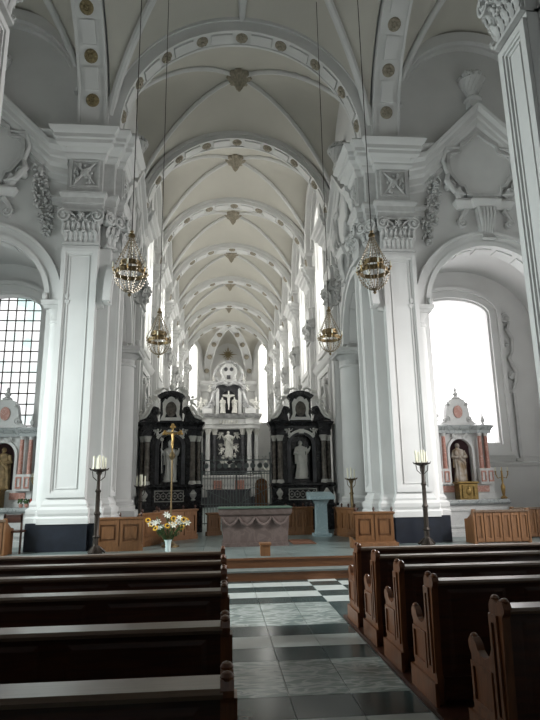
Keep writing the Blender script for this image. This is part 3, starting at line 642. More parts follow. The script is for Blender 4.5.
def gable_set(T, where, wide=1.0, apex=11.62, low=9.95, zc=8.6, seed=1, fruit=True):
    M = lambda x, y, z: T @ Matrix.Translation((x, y, z))
    p = T @ Vector((0, 0, zc))
    root = thing('gable_pediment', 'pointed moulded stucco gable '+where, 'pediment', tuple(p), 'stucco gables above the arches')
    a = MB(T); rake(a, 1.95*wide, low, apex); a.build('raking_cornice', PL, root, 15)
    ca = thing('cartouche', 'blank scroll-rimmed stucco panel '+where, 'cartouche', tuple(p), 'cartouches under the gables')
    a = MB(M(0, 0, zc)); a.prism(cart_outline(wide), -.1, .0); a.build('panel', PL, ca)
    a = MB(M(0, 0, zc)); a.ring(cart_outline(wide, .05), cart_outline(wide, -.06), -.17, 0)
    for q in (-1, 1):
        a.tube([(q*wide*.55, -.16, 1.75), (q*wide*.95, -.2, 1.68), (q*wide*1.04, -.18, 1.3), (q*wide*.92, -.14, .95), (q*wide*1.0, -.2, .72), (q*wide*.8, -.2, .42), (q*wide*.5, -.16, .38)], [.03, .07, .05, .06, .08, .07, .03], 8)
        a.volute(q*wide*.9, .62, .14, -.22, 0, q); a.leaf(q*wide*.68, .25, .35, .25, -.12, .08)
    a.build('scrolled_rim', PLO, ca)
    co = thing('corbel', 'fluted stucco keystone bracket '+where, 'corbel', tuple(p), 'keystone corbels')
    a = MB(M(0, 0, zc)); a.sweep(orient([(-.72*wide, 0), (-.72*wide, -.1), (-.3, -.1), (-.3, -.2), (.3, -.2), (.3, -.1), (.72*wide, -.1), (.72*wide, 0)]), [(0, 0), (.02, .05), (.08, .14), (.09, .2), (.02, .3)], True); a.build('shelf', PL, co)
    a = MB(M(0, 0, zc))
    for i in range(5): x = -.2+.1*i; a.tube([(x, -.2, 0), (x*.95, -.24, -.2), (x*.7, -.2, -.45), (x*.62, -.12, -.72), (x*.7, -.2, -.88)], [.055, .05, .04, .035, .05], 7)
    a.prism([(-.24, 0), (.24, 0), (.15, -.85), (-.15, -.85)], -.16, 0); a.build('keystone', PLO, co)
    for q in (-1, 1):
        a = MB(M(0, 0, zc)); a.volute(q*.62*wide, -.42, .13, -.16, 0, -q); a.tube([(q*.72*wide, -.09, -.38), (q*.62*wide, -.1, -.2), (q*.5*wide, -.1, -.05)], [.05, .05, .07], 8); a.build('volute', PLO, co)
    for q in (-1, 1):
        a = MB(M(q*1.3*wide, -.02, zc+.75)); garland(a, 1.75, seed+q, sw=.16*q)
        sd = 'inner' if q < 0 else 'outer'
        tag(a.build('fruit_garland', PLO), 'hanging fruit garland, %s one %s' % (sd, where), 'garland', 'stucco fruit garlands')
    a = MB(M(0, -.12, apex)); a.box(-.17, .17, -.12, .14, -.05, .14); a.build('finial_block', PL, root)
    a = MB(M(0, -.1, apex+.14)); flower_basket(a, 1.25)
    tag(a.build('stone_flower_basket', PLO), 'stone flower basket on the gable '+where, 'basket', 'stone flower baskets')
for s, nm in ((1, 'right'), (-1, 'left')):
    gable_set(side(s) @ Matrix.Translation((6.31, YW, 0)), 'over the %s chapel arch' % nm, seed=3*s+8)
    gable_set(side(s) @ Matrix.Translation((3.25, 15.6, 0)) @ Matrix.Rotation(-PI/2, 4, 'Z') @ Matrix.Scale(.999, 4), 'over the %s first choir bay' % nm, .8, 11.05, 9.75, 8.3, seed=20*s+31)

# choir wall pilasters
def choir_pilaster(s, k):
    y = ARC_Y[k]+.1; T = side(s); nm = 'right' if s > 0 else 'left'
    pl = orient([(3.6, y-.58), (3.2, y-.58), (3.2, y-.44), (3.08, y-.44), (3.08, y+.44), (3.2, y+.44), (3.2, y+.58), (3.6, y+.58)])
    root = thing('pilaster', 'white choir pilaster on the %s wall, %s behind the crossing pillar' % (nm, ordinal[k-1]), 'pilaster', (CXN+s*3.3, y, FZ), 'pilasters along the choir walls')
    a = MB(T); a.sweep(pl, [(.08, FZ), (.08, 1.0), (.04, 1.1), (0, 1.2), (0, 7.35)], True)
    pilaster_panel(a.sub(Matrix.Translation((3.08, y, 0)) @ Matrix.Rotation(-PI/2, 4, 'Z')), .8, 1.4, 7.2); a.build('shaft', PL, root)
    a = MB(T); a.sweep(pl, [(0, 7.3), (0, 8.2)], True); capital(a.sub(Matrix.Translation((3.06, y, 7.36)) @ Matrix.Rotation(-PI/2, 4, 'Z')), .84, .84); capital(a.sub(Matrix.Translation((3.22, y-.44, 7.36))), .2, .84)
    for i in range(10): rd = random.Random(i); a.blob(3.05-rd.random()*.12, y-.38+rd.random()*.1, 7.4+i*.075, .08)
    a.build('capital', PLO, root)
    a = MB(T); a.sweep(pl, [(0, 8.2), (.06, 8.25), (.06, 8.5), (.12, 8.64), (0, 8.72), (0, 9.6)], True); relief(a.sub(Matrix.Translation((3.08, y, 8.8)) @ Matrix.Rotation(-PI/2, 4, 'Z')), .5, .74, k); a.build('frieze', PL, root)
    a = MB(T); a.sweep(pl, [(0, 9.58), (.09, 9.68), (.1, 9.8), (.2, 9.88), (.22, 10.0), (.3, 10.04), (.32, 10.14), (.4, 10.2), (.43, 10.3), (0, 10.34)], True); a.build('cornice', PL, root, 12)
    a = MB(T); a.box(3.12, 3.5, y-.28, y+.28, 10.3, 10.7); a.build('springer', PL, root)
for s in (1, -1):
    nm = 'right' if s > 0 else 'left'
    for k in range(1, 7): choir_pilaster(s, k)
    a = MB(side(s)); a.sweep([(3.25, 41.0), (3.25, 17.6)] , [(0, 5.85), (.06, 5.9), (.1, 6.0), (.14, 6.1), (0, 6.2)]); struct('trim_%s_string_course' % nm, a, PL)
    for k in range(1, 4):
        y = ARC_Y[k]+2.4
        root = thing('wall_medallion', 'oval relief portrait in scrolled stucco frame on the %s choir wall, %s from the crossing' % (nm, ordinal[k-1]), 'medallion', (CXN+s*3.25, y, 4.6), 'oval medallions on the choir walls')
        M_ = side(s) @ Matrix.Translation((3.25, y, 4.6)) @ Matrix.Rotation(-PI/2, 4, 'Z')
        a = MB(M_); a.ring(rect(-.95, .95, -1.0, 1.05), rect(-.85, .85, -.9, .95), -.06, 0); a.ring(arc(0, 0, .52, 0, 2*PI, 28, .68)[:-1], arc(0, 0, .4, 0, 2*PI, 28, .56)[:-1], -.12, 0)
        for q in (-1, 1):
            a.volute(q*.5, -.62, .16, -.12, 0, q); a.volute(q*.45, .66, .13, -.12, 0, -q); a.leaf(q*.2, .62, .3, .22, -.06, .1)
        a.build('frame', PLO, root)
        a = MB(M_); a.blob(0, -.03, .12, .15, .1, .2, 10, 8); a.blob(0, -.02, -.25, .3, .08, .2, 10, 6); a.blob(.03, -.1, .1, .03, .05, .04); a.build('bust', PLO, root)

# ================================================================== BLACK ALTARPIECES at the choir entrance
def retable(T, cx, label, mirror, stat_lab):
    """local: x centred, front at y=0 facing -y, z from the choir floor"""
    root = thing('black_altarpiece', label, 'altarpiece', tuple(T @ Vector((0, 0, 0))), 'black side altarpieces at the choir entrance')
    B = lambda: MB(T)
    a = B(); a.box(-1.05, 1.05, -.35, .3, 0, .72); a.box(-1.12, 1.12, -.42, .3, .72, .8); a.build('altar_base', BLK, root)
    a = B(); a.box(-1.0, 1.0, -.12, .3, .8, 1.34)
    for q in (-1, 1):
        a.box(q*.76-.22, q*.76+.22, -.24, .3, .8, 1.32)
    a.sweep(orient([(-1.0, .3), (-1.0, -.26), (1.0, -.26), (1.0, .3)]), [(0, 1.3), (.05, 1.35), (.05, 1.4), (0, 1.43)], True); a.build('predella', BLK, root)
    a = B(); a.box(-.46, .46, -.14, -.11, .9, 1.25)
    pi = a.build('inlay_panel', mat('inlay_field', (.03, .03, .03), .4), root)
    a = B()
    a.ring(rect(-.46, .46, .9, 1.25), rect(-.43, .43, .93, 1.22), -.16, -.13)
    for i in range(5):
        x = -.36+.18*i; a.ring(arc(x, 1.075, .1, 0, 2*PI, 12)[:-1], arc(x, 1.075, .075, 0, 2*PI, 12)[:-1], -.155, -.135)
        a.ring([(x-.13, 1.075), (x, .95), (x+.13, 1.075), (x, 1.2)], [(x-.105, 1.075), (x, .975), (x+.105, 1.075), (x, 1.175)], -.155, -.135); a.blob(x, -.15, 1.075, .03)
    a.build('arabesque_inlay', STA, pi)
    for q in (-1, 1):
        a = B(); a.lathe([(.03, 0), (.08, .03), (.04, .07), (.1, .16), (.11, .22), (.05, .3), (.03, .34)], q*.76, -.26, .92, 12); a.build('urn_relief', STA, root)
    # body with niche
    a = B(); wall(a, -.98, .98, 1.4, 3.1, -.02, .12, 'y', [(0, .36, 1.45, 2.6, .36)], n=16); a.box(-.98, .98, .3, .42, .8, 3.3)
    a.box(-.98, -.9, .1, .4, 1.4, 3.1); a.box(.9, .98, .1, .4, 1.4, 3.1); a.build('body', BLK, root)
    a = B(); a.ring([(.47, 1.43), (.47, 2.6)]+arc(0, 2.6, .47, 0, PI, 18)+[(-.47, 1.43)], [(.36, 1.43), (.36, 2.6)]+arc(0, 2.6, .36, 0, PI, 18)+[(-.36, 1.43)], -.09, 0, 'y', False); a.build('niche_frame', DGM, root)
    for q in (-1, 1):
        for (xx, rr, mt, yy) in ((.72, .085, GMB if 0 else SIL, -.17), (.9, .06, SIL, -.05)):
            cm = B(); cm.lathe([(rr*1.35, 0), (rr*1.35, .06), (rr*1.1, .1), (rr, .13), (rr, .6), (rr*.88, 1.34)], q*xx, yy, 1.42, 14); co = cm.build('column', mat('column_marble', (.11, .09, .075), .25, noise=.6, scale=9) if False else COLM, root)
            cm = B(); cm.lathe([(rr*1.42, 0), (rr*1.42, .07), (rr*1.15, .12)], q*xx, yy, 1.41, 14); cm.build('column_base', STA, co)
            cm = B(); cm.lathe([(rr*.9, 0), (rr*1.0, .06), (rr*1.4, .15), (rr*1.5, .18)], q*xx, yy, 2.74, 14, fn=lambda a_, z: 1+.1*math.cos(6*a_)); cm.build('column_capital', STA, co)
    for q in (-1, 1):                              # cherubs over the niche
        a = B(); putto(a, q*.42, 2.92, .26, -q, -.14); a.build('cherub', STAW, root)
    a = B(); a.ring(arc(0, 2.55, .56, PI*.2, PI*.8, 14), arc(0, 2.55, .48, PI*.2, PI*.8, 14), -.15, -.05, 'y', False); a.box(-.08, .08, -.18, 0, 2.98, 3.12); a.build('white_scroll_band', STAW, root)
    ent = orient([(-1.0, .3), (-1.0, -.06), (-.84, -.06), (-.84, -.28), (-.58, -.28), (-.58, -.08), (.58, -.08), (.58, -.28), (.84, -.28), (.84, -.06), (1.0, -.06), (1.0, .3)])
    a = B(); a.sweep(ent, [(0, 2.93), (0, 3.1), (.02, 3.12), (.02, 3.22), (.08, 3.3), (.1, 3.36), (0, 3.4)], True); a.build('entablature', BLK, root)
    # scrolled shoulders
    for q in (-1, 1):
        a = B(); a.prism([(q*1.02, 3.36), (q*.98, 3.46), (q*.86, 3.5), (q*.75, 3.6), (q*.68, 3.78), (q*.55, 3.88), (q*.4, 3.84), (q*.36, 3.7), (q*.45, 3.6), (q*.4, 3.38)], -.14, .2); a.volute(q*.52, 3.72, .13, -.2, .1, q); a.build('shoulder_scroll', BLK, root)
        a = B(); a.tube([(q*1.02, -.12, 3.5), (q*.86, -.14, 3.6), (q*.74, -.14, 3.76), (q*.64, -.12, 3.93)], [.03, .05, .05, .03], 7); a.volute(q*.98, 3.5, .07, -.16, .0, q)
        putto(a, q*.66, 3.86, .4, q, -.1); putto(a, q*.4, 4.28, .2, q, -.1); a.tube([(q*.98, -.18, 3.46), (q*.8, -.2, 3.52), (q*.7, -.2, 3.66), (q*.6, -.18, 3.9)], .035, 6); a.build('shoulder_figure', STAW, root)
        a = B(); a.lathe([(.05, 0), (.03, .04), (.07, .12), (.08, .18), (.03, .24), (.05, .3), (.01, .36)], q*.98, .0, 3.44, 10); a.build('corner_vase', STAW, root)
    a = B(); a.box(-.36, .36, -.04, .2, 3.38, 4.25); a.build('attic', BLK, root)
    a = B(); a.ring([(-.36, 3.42), (.36, 3.42), (.26, 3.62), (.28, 3.98), (.2, 4.12)]+arc(0, 4.05, .14, .3, PI-.3, 6)+[(-.2, 4.12), (-.28, 3.98), (-.26, 3.62)], [(-.2, 3.52), (.2, 3.52), (.15, 3.66), (.15, 3.9), (.12, 3.98)]+arc(0, 3.93, .11, .3, PI-.3, 6)+[(-.12, 3.98), (-.15, 3.9), (-.15, 3.66)], -.12, -.02)
    a.build('portrait_surround', STAW, root)
    a = B(); a.prism(arc(0, 3.78, .16, 0, 2*PI, 20, .22)[:-1], -.09, -.02); a.ring(arc(0, 3.78, .18, 0, 2*PI, 20, .24)[:-1], arc(0, 3.78, .15, 0, 2*PI, 20, .21)[:-1], -.13, -.02); a.blob(0, -.09, 3.84, .05, .04, .07); a.blob(0, -.09, 3.7, .09, .04, .07); a.build('portrait_medallion', COLM, root)
    a = B(); a.ring(arc(0, 3.95, .56, PI*.2, PI*.8, 16, .42), arc(0, 3.9, .42, PI*.2, PI*.8, 16, .32), -.2, .2, 'y', False); a.prism(arc(0, 3.9, .42, PI*.15, PI*.85, 16, .36), -.06, .15); a.build('segmental_top', BLK, root)
    a = B(); 
    for q in (-1, 1): a.tube([(q*.1, -.08, 4.42), (q*.22, -.1, 4.47), (q*.36, -.1, 4.42), (q*.5, -.1, 4.4), (q*.56, -.1, 4.3)], [.03, .035, .03, .035, .02], 7); a.volute(q*.5, 4.34, .06, -.14, -.02, q)
    a.lathe([(.08, 0), (.04, .05), (.08, .14), (.09, .2), (.03, .27), (.02, .3), (.05, .34), (.02, .4), (.015, .5), (.035, .53), (.005, .58)], 0, -.03, 4.36, 12); a.build('crowning_finial', STAW, root)
    return root
COLM = mat('mottled_brown_marble', (.19, .165, .14), .25, noise=.55, scale=9)
YR = 17.75
rx, lx = 2.5, -1.55
retable(Matrix.Translation((rx, YR, FZ)) @ Matrix.Scale(.95, 4, (1, 0, 0)) @ Matrix.Scale(.97, 4, (0, 0, 1)), rx, 'tall black marble altarpiece directly behind the pale stone lectern', 1, '')
retable(Matrix.Translation((lx, YR, FZ)) @ Matrix.Scale(.95, 4, (1, 0, 0)) @ Matrix.Scale(.97, 4, (0, 0, 1)), lx, 'tall black marble altarpiece behind the golden processional cross', -1, '')
a = MB(Matrix.Translation((rx, YR+.06, FZ+1.56))); statue(a, 1.12, (0, 1), 0, 4)
tag(a.build('saint_statue', STAW), 'pale stone saint with one arm out, in the altarpiece behind the lectern', 'statue')
a = MB(Matrix.Translation((lx+.0, YR+.06, FZ+1.52))); statue(a, 1.14, (1, 1), 1, 9); a.tube([(-.24, -.16, .2), (-.26, -.16, .8), (-.25, -.16, 1.2)], .014, 6)
a.volute(-.25, 1.22, .06, -.18, -.14, 1)
tag(a.build('bishop_statue', STAW), 'pale stone statue of a mitred bishop in the black altarpiece behind the golden cross', 'statue')

# ================================================================== HIGH ALTAR in the apse
HX, HY, K = .52, 40.0, 1.1
HT = Matrix.Translation((HX, HY, 0))
Zh = lambda z: 1.6+(z-1.6)*K
root = thing('high_altar', 'towering grey and white marble high altar filling the far end of the choir', 'altar', (HX, HY, FZ))
B = lambda: MB(HT)
a = B(); a.box(-1.9, 1.9, -.7, 1.2, FZ, 1.0); a.box(-1.4, 1.4, -1.0, 0, FZ, 1.4); a.box(-1.5, 1.5, -1.05, 0, 1.4, 1.5); a.build('mensa', DGM, root)
a = B(); a.box(-2.1, 2.1, -.1, 1.2, 1.0, 2.35); a.sweep(orient([(-2.1, 1.2), (-2.1, -.12), (2.1, -.12), (2.1, 1.2)]), [(0, 2.2), (.1, 2.3), (.1, 2.4), (0, 2.45)], True); a.build('pedestal', WMB, root)
for q in (-1, 1):
    a = B(); a.box(q*.75-.32, q*.75+.32, -.16, 0, 1.25, 2.1); a.build('red_marble_panel', PNK, root)
for (x, yy) in ((-1.95, .3), (-1.45, -.05), (-1.0, .2), (1.0, .2), (1.45, -.05), (1.95, .3)):
    a = B(); a.lathe([(.22, 0), (.22, .12), (.17, .2), (.16, .3), (.16, 1.5), (.135, 2.8)], x, yy, 2.45, 16); co = a.build('column', WMB if abs(x) > 1.2 else DGM, root)
    a = B(); a.lathe([(.14, 0), (.15, .12), (.24, .36), (.26, .4)], x, yy, 5.25, 12, fn=lambda a_, z: 1+.12*math.cos(5*a_)); a.build('column_capital', STA, co)
a = B(); a.box(-2.0, 2.0, .55, .7, 2.4, 5.65); a.build('back_panel', DGM, root)
for x in (-1.7, -1.22, 1.22, 1.7): pass
ent = orient([(-2.15, 1.0), (-2.15, .05), (-1.7, .05), (-1.7, -.3), (-1.2, -.3), (-1.2, -.02), (-.7, .1), (.7, .1), (1.2, -.02), (1.2, -.3), (1.7, -.3), (1.7, .05), (2.15, .05), (2.15, 1.0)])
a = B(); a.sweep(ent, [(0, 5.65), (.04, 5.68), (.04, 5.9), (.1, 5.98), (0, 6.02), (0, 6.35), (.1, 6.42)], True); a.build('frieze', WMB, root, 12)
for q in (-1, 1):
    for xx in (1.22, 1.72): a = B(); a.lathe([(.13, 0), (.12, 1.5), (.1, 2.8)], q*xx, .45, 2.45, 12); a.build('rear_column', DGM, root)
for i in range(7): a = B(); a.leaf(-.6+.2*i, 6.0, .34, .16, -.05, .06); a.build('frieze_leaf', STA, root)
for q in (-1, 1): a = B(); putto(a, q*.62, 5.0, .5, q, .35); putto(a, q*.5, 4.3, .4, -q, .35); a.build('hovering_cherub', STA, root)
a = B(); a.sweep(ent, [(.06, 6.4), (.16, 6.5), (.2, 6.62), (.22, 6.7), (0, 6.75)], True); a.build('cornice', SIL, root)
for q in (-1, 1):
    a = B(); a.box(q*1.55-.4, q*1.55+.4, -.15, .5, 6.7, 7.1); a.build('corner_block', WMB, root)
    a = B(); a.lathe([(.12, 0), (.08, .1), (.17, .3), (.18, .45), (.07, .6), (.1, .7), (.02, .9)], q*1.95, 0, 7.05, 12); a.build('urn', STA, root)
    a = B(); a.tube([(q*1.75, 0, 7.05), (q*1.35, 0, 7.25), (q*1.2, 0, 7.7), (q*1.05, 0, 8.2), (q*.75, 0, 8.55)], [.14, .12, .1, .12, .08], 8); a.volute(q*1.22, 7.35, .26, -.15, .2, q); a.build('scroll', SIL, root)
    a = B(); putto(a, q*1.9, 7.1, .75, q); putto(a, q*1.3, 8.35, .5, q); a.build('angel', STA, root)
a = B(); wall(a, -1.0, 1.0, 6.7, 8.9, .3, .45, 'y', [(0, .62, 6.72, 7.7, .75)]); a.box(-1.0, 1.0, .7, .8, 6.7, 8.9); a.build('upper_niche', DGM, root)
for q in (-1, 1): a = B(); a.box(q*.8-.12, q*.8+.12, -.05, .3, 6.7, 8.5); a.build('upper_pilaster', WMB, root)

a = B()
for q in (-1, 1):
    a.tube([(0, -.1, 8.75), (q*.35, -.12, 8.95), (q*.75, -.12, 8.85), (q*1.1, -.12, 8.62)], [.1, .14, .13, .08], 8)
    a.volute(q*1.1, 8.6, .2, -.2, .1, q)
a.box(-1.15, 1.15, -.1, .4, 8.85, 9.02); a.build('scrolled_pediment', SIL, root)
a = B(); a.prism([(-.62, 9.02), (.62, 9.02), (.5, 9.3), (.46, 9.6), (.58, 9.85), (.4, 10.15), (.22, 10.4), (-.22, 10.4), (-.4, 10.15), (-.58, 9.85), (-.46, 9.6), (-.5, 9.3)], -.1, .2)
for q in (-1, 1):
    a.tube([(q*.5, -.1, 9.1), (q*.42, -.14, 9.4), (q*.55, -.14, 9.7), (q*.5, -.14, 10.0), (q*.2, -.14, 10.25)], [.06, .07, .06, .07, .05], 7); a.volute(q*.42, 9.2, .14, -.2, -.05, q)
a.build('crown_cartouche', WMB, root)
a = B()
for q in (-1, 1): a.prism(arc(q*.2, 9.92, .13, 0, 2*PI, 14, .15)[:-1], -.13, -.09)
a.build('oval_window', DGM, root)
a = B(); a.box(-.13, .13, -.14, -.09, 9.2, 9.48); a.build('square_panel', DGM, root)
for q in (-1, 1):
    a = B(); a.tube([(q*.62, 0, 9.05), (q*.98, 0, 9.2), (q*1.02, 0, 9.6), (q*.85, 0, 9.95), (q*.65, 0, 10.25), (q*.3, 0, 10.5)], [.12, .13, .1, .13, .1, .06], 8); a.volute(q*.95, 9.25, .2, -.15, .15, q); a.build('crown_scroll', SIL, root)
    a = B(); putto(a, q*1.05, 9.05, .42, q, -.1); a.build('crown_putto', STA, root)
a = B(); a.box(-.45, .45, -.1, .2, 10.35, 10.48); a.box(-.25, .25, -.1, .2, 10.48, 10.58)
for q in (-1, 1): a.tube([(q*.3, 0, 10.2), (q*.65, 0, 10.1), (q*.8, 0, 9.8)], .07, 7)
a.build('summit', SIL, root)
a = B(); a.box(-.05, .05, -.14, -.04, 7.0, 8.35); a.box(-.42, .42, -.14, -.04, 7.95, 8.08); a.tube([(-.35, -.2, 8.0), (0, -.2, 7.85), (.35, -.2, 8.0)], .05, 6); a.tube([(0, -.2, 7.9), (0, -.22, 7.5), (.03, -.18, 7.15)], [.1, .08, .04], 8); a.blob(0, -.22, 8.02, .08); 
tag(a.build('crucifix_relief', STA), 'white crucifix in the upper niche of the high altar', 'crucifix')
for q, sd in ((-1, 'left'), (1, 'right')):
    a = MB(Matrix.Translation((HX+q*.42, HY-.1, 6.8))); statue(a, 1.1, (0, q > 0), 0, 12+q); tag(a.build('mourner_statue', STA), 'white robed figure standing %s of the crucifix on the high altar' % sd, 'statue', 'figures beside the high altar crucifix')
    a = MB(Matrix.Translation((HX+q*2.6, HY-.2, 1.5))); a.box(-.3, .3, -.3, .3, -1.16, .0); statue(a, 2.0, (q > 0, q < 0), 0, 22+q)
    tag(a.build('flanking_statue', STA), 'pale life size saint on a pedestal at the %s side of the high altar' % sd, 'statue', 'statues flanking the high altar')
a = MB(Matrix.Translation((HX, HY-.05, 3.75))); statue(a, 1.75, (1, 1), 0, 17)
for i in range(40): rd = random.Random(i); a.blob(rd.uniform(-.5, .5), rd.uniform(-.1, .15), rd.uniform(-.75, .25), rd.uniform(.07, .16), .14, rd.uniform(.06, .12))
putto(a, -.5, .15, .45, -1, -.1); putto(a, .5, .3, .45, 1, -.1); putto(a, -.2, -.6, .4, 1, -.15)
tag(a.build('assumption_statue', STA), 'white figure rising on clouds at the centre of the high altar', 'statue')
a = MB(Matrix.Translation((CXN, 44.15, 12.0)))
for i in range(12): t = 2*PI*i/12; L = .75 if i % 3 == 0 else .48; a.prism([(.07*math.cos(t+1.57), .07*math.sin(t+1.57)), (L*math.cos(t), L*math.sin(t)), (.07*math.cos(t-1.57), .07*math.sin(t-1.57))], -.05, .02)
a.box(-.05, .05, -.1, 0, -.5, .5); a.box(-.3, .3, -.1, 0, .08, .17)
tag(a.build('sunburst_cross', GILT), 'small gilded cross with rays on the apse wall above the high altar', 'cross')

# ================================================================== CHOIR GRILLE
gx0, gx1, gy = -.64, 1.66, 19.6
root = thing('choir_gate', 'grey wrought iron gate closing the choir between the two black altarpieces', 'gate', (CXN, gy, FZ))
for i, (x0, x1, nm) in enumerate(((gx0, .51, 'gate_leaf'), (.53, gx1, 'gate_leaf'))):
    a = MB(); n = 12
    for k in range(n+1): x = x0+(x1-x0)*k/n; a.tube([(x, gy, FZ+.06), (x, gy, 2.12)], .022 if k in (0, n) else .012, 6)
    for z in (FZ+.1, 1.05, 2.05): a.box(x0, x1, gy-.015, gy+.015, z, z+.035)
    for k in range(n): x = x0+(x1-x0)*(k+.5)/n; a.tube([(x-.05, gy, 1.62), (x, gy, 1.74), (x+.05, gy, 1.62)], .008, 5)
    cx = (x0+x1)/2; a.tube([(cx+.36*math.cos(t*PI/8), gy, 1.1+.5*math.sin(t*PI/8)) for t in range(9)], .014, 6)
    a.tube([(x0, gy, 1.05), (x1, gy, 1.6)] if i else [(x0, gy, 1.6), (x1, gy, 1.05)], .012, 5)
    lf = a.build(nm, GIRON, root)
a = MB(); a.box(gx0, gx1, gy-.02, gy+.02, 2.12, 2.16); a.box(gx0, gx1, gy-.02, gy+.02, 2.5, 2.54)
for k in range(10):
    x = gx0+.12+(gx1-gx0-.24)*k/9; a.volute(x, 2.33, .1, gy-.02, gy+.0, 1 if k % 2 else -1, 1.6, .014)
for k in range(19): x = gx0+(gx1-gx0)*k/18; a.tube([(x, gy, 2.5), (x, gy, 2.62+.06*(k % 3 == 0))], [.012, .004], 5); a.blob(x, gy, 2.64, .018)
a.build('scrolled_cresting', GIRON, root)
for x in (gx0-.02, gx1+.02):
    a = MB(); a.box(x-.03, x+.03, gy-.03, gy+.03, FZ, 2.7); a.blob(x, gy, 2.74, .05, n=10, m_=8); a.build('gate_post', GIRON, root)
# carved chair behind the gate
root = thing('carved_armchair', 'orange brown carved wooden armchair by the right post of the choir gate', 'armchair', (1.45, 20.6, FZ))
a = MB(); a.box(1.2, 1.7, 20.4, 20.8, FZ+.42, FZ+.5); a.build('seat', OAK, root)
a = MB(); a.prism([(1.22, FZ+.5), (1.68, FZ+.5), (1.68, FZ+1.35)]+arc(1.45, FZ+1.35, .23, 0, PI, 10)+[(1.22, FZ+1.35)], 20.76, 20.82); a.build('backrest', OAK, root)
for x in (1.23, 1.67):
    for y in (20.42, 20.78): a = MB(); a.box(x-.03, x+.03, y-.03, y+.03, FZ, FZ+.44); a.build('leg', OAK, root)
    a = MB(); a.box(x-.03, x+.03, 20.42, 20.8, FZ+.68, FZ+.73); a.box(x-.03, x+.03, 20.42, 20.48, FZ+.48, FZ+.7); a.build('armrest', OAK, root)

# ================================================================== PLATFORM FURNITURE
# main altar
root = thing('stone_altar', 'carved brown marble altar block with green cloth at the centre of the platform', 'altar', (.77, 13.3, FZ))
a = MB(); a.box(.02, 1.5, 12.92, 13.7, FZ, FZ+.08); a.prism([(.06, FZ+.08), (1.47, FZ+.08), (1.52, FZ+.66), (.0, FZ+.66)], 12.96, 13.66); 
for i in range(4):
    cx = .2+.37*i
    a.tube([(cx-.18, 12.95, FZ+.62), (cx-.1, 12.93, FZ+.5), (cx, 12.92, FZ+.45), (cx+.1, 12.93, FZ+.5), (cx+.18, 12.95, FZ+.62)], [.02, .03, .04, .03, .02], 7)
a.build('altar_block', BRM, root)
a = MB(); a.sweep(orient(rect(-.02, 1.54, 12.94, 13.68)), [(-.02, FZ+.64), (.02, FZ+.68), (.04, FZ+.76), (.04, FZ+.8), (0, FZ+.81)], True); a.build('altar_top', BRM, root)
a = MB(); a.box(-.06, 1.58, 12.87, 13.74, FZ+.81, FZ+.835); tag(a.build('altar_cloth', LINEN), 'thin green cloth spread over the brown stone altar', 'cloth')
a = MB(); a.box(.0, .0+.0001, 0, .0001, 0, .0001)
root = thing('wooden_block', 'small orange wooden block stool on the platform edge in front of the stone altar', 'stool', (.83, 11.25, FZ))
a = MB(); a.box(.73, .95, 11.1, 11.4, FZ+.2, FZ+.23); a.build('seat', OAK, root)
a = MB(); a.box(.75, .93, 11.12, 11.38, FZ, FZ+.2); a.build('box', OAK, root)
a = MB(); a.box(1.62, 2.15, 13.2, 14.3, FZ, FZ+.012); tag(a.build('floor_mat', MAT_R), 'reddish brown mat lying on the platform beside the stone altar', 'mat')
# lectern
root = thing('stone_lectern', 'pale blue grey stone lectern with flared top right of the altar', 'lectern', (2.62, 15.2, FZ))
a = MB(); a.box(2.4, 2.86, 15.0, 15.42, FZ, FZ+.07); a.build('base', LECT, root)
a = MB(Matrix.Translation((2.62, 15.2, 0))); a.sweep(orient(rect(-.15, .15, -.14, .14)), [(.02, FZ+.07), (0, FZ+.12), (-.01, FZ+.8), (.03, FZ+.88), (.06, FZ+.93), (0, FZ+.94)], True); a.build('shaft', LECT, root)
a = MB(Matrix.Translation((2.62, 15.2, 0))); a.prism([(-.28, FZ+.93), (.28, FZ+.93), (.3, FZ+1.0), (.3, FZ+1.12), (-.28, FZ+1.02)], -.33, .33, 'x'); a.build('desk', LECT, root)
# wooden screens / stalls in front of the black altarpieces
def screen(P0, P1, h, npan, label, z0=FZ, knobs=True, mt=OAK, grp='oak panelled screens on the platform', thick=.08, feet=False):
    d = Vector((P1[0]-P0[0], P1[1]-P0[1])); L = d.length; T = Matrix.Translation((P0[0], P0[1], z0)) @ Matrix.Rotation(math.atan2(d.y, d.x), 4, 'Z')
    root = thing('oak_screen', label, 'screen', (P0[0], P0[1], z0), grp)
    a = MB(T); a.box(0, L, .02, thick-.02, .05, h-.03); a.build('board', mt, root)
    a = MB(T); a.box(-.02, L+.02, -.02, thick+.02, 0, .11); a.build('foot_rail', mt, root)
    a = MB(T); a.sweep(orient(rect(0, L, 0, thick)), [(0, h-.06), (.03, h-.03), (.03, h), (0, h+.01)], True); a.build('top_rail', mt, root)
    for i in range(npan):
        x0, x1 = L*i/npan, L*(i+1)/npan; a = MB(T)
        a.ring(rect(x0+.01, x1-.01, .1, h-.05), rect(x0+.07, x1-.07, .2, h-.14), -.01, .03); a.prism(rect(x0+.11, x1-.11, .25, h-.19), .0, .025)
        a.build('panel', mt, root)
    if knobs:
        for i in range(npan+1): a = MB(T); a.lathe([(.025, 0), (.015, .02), (.03, .05), (.02, .08), (.004, .1)], min(max(L*i/npan, .03), L-.03), thick/2, h+.01, 8); a.build('knob', PEW, root)
    return root
screen((-2.6, 12.6), (-1.66, 12.66), .68, 2, 'oak screen with two panels between the candlestands in front of the bright pillar')
screen((-1.55, 14.35), (-.62, 15.3), .74, 3, 'oak screen standing behind the flower vase')
screen((-1.75, 13.4), (-1.42, 14.1), .72, 1, 'narrow oak screen standing obliquely by the rear iron candlestand')
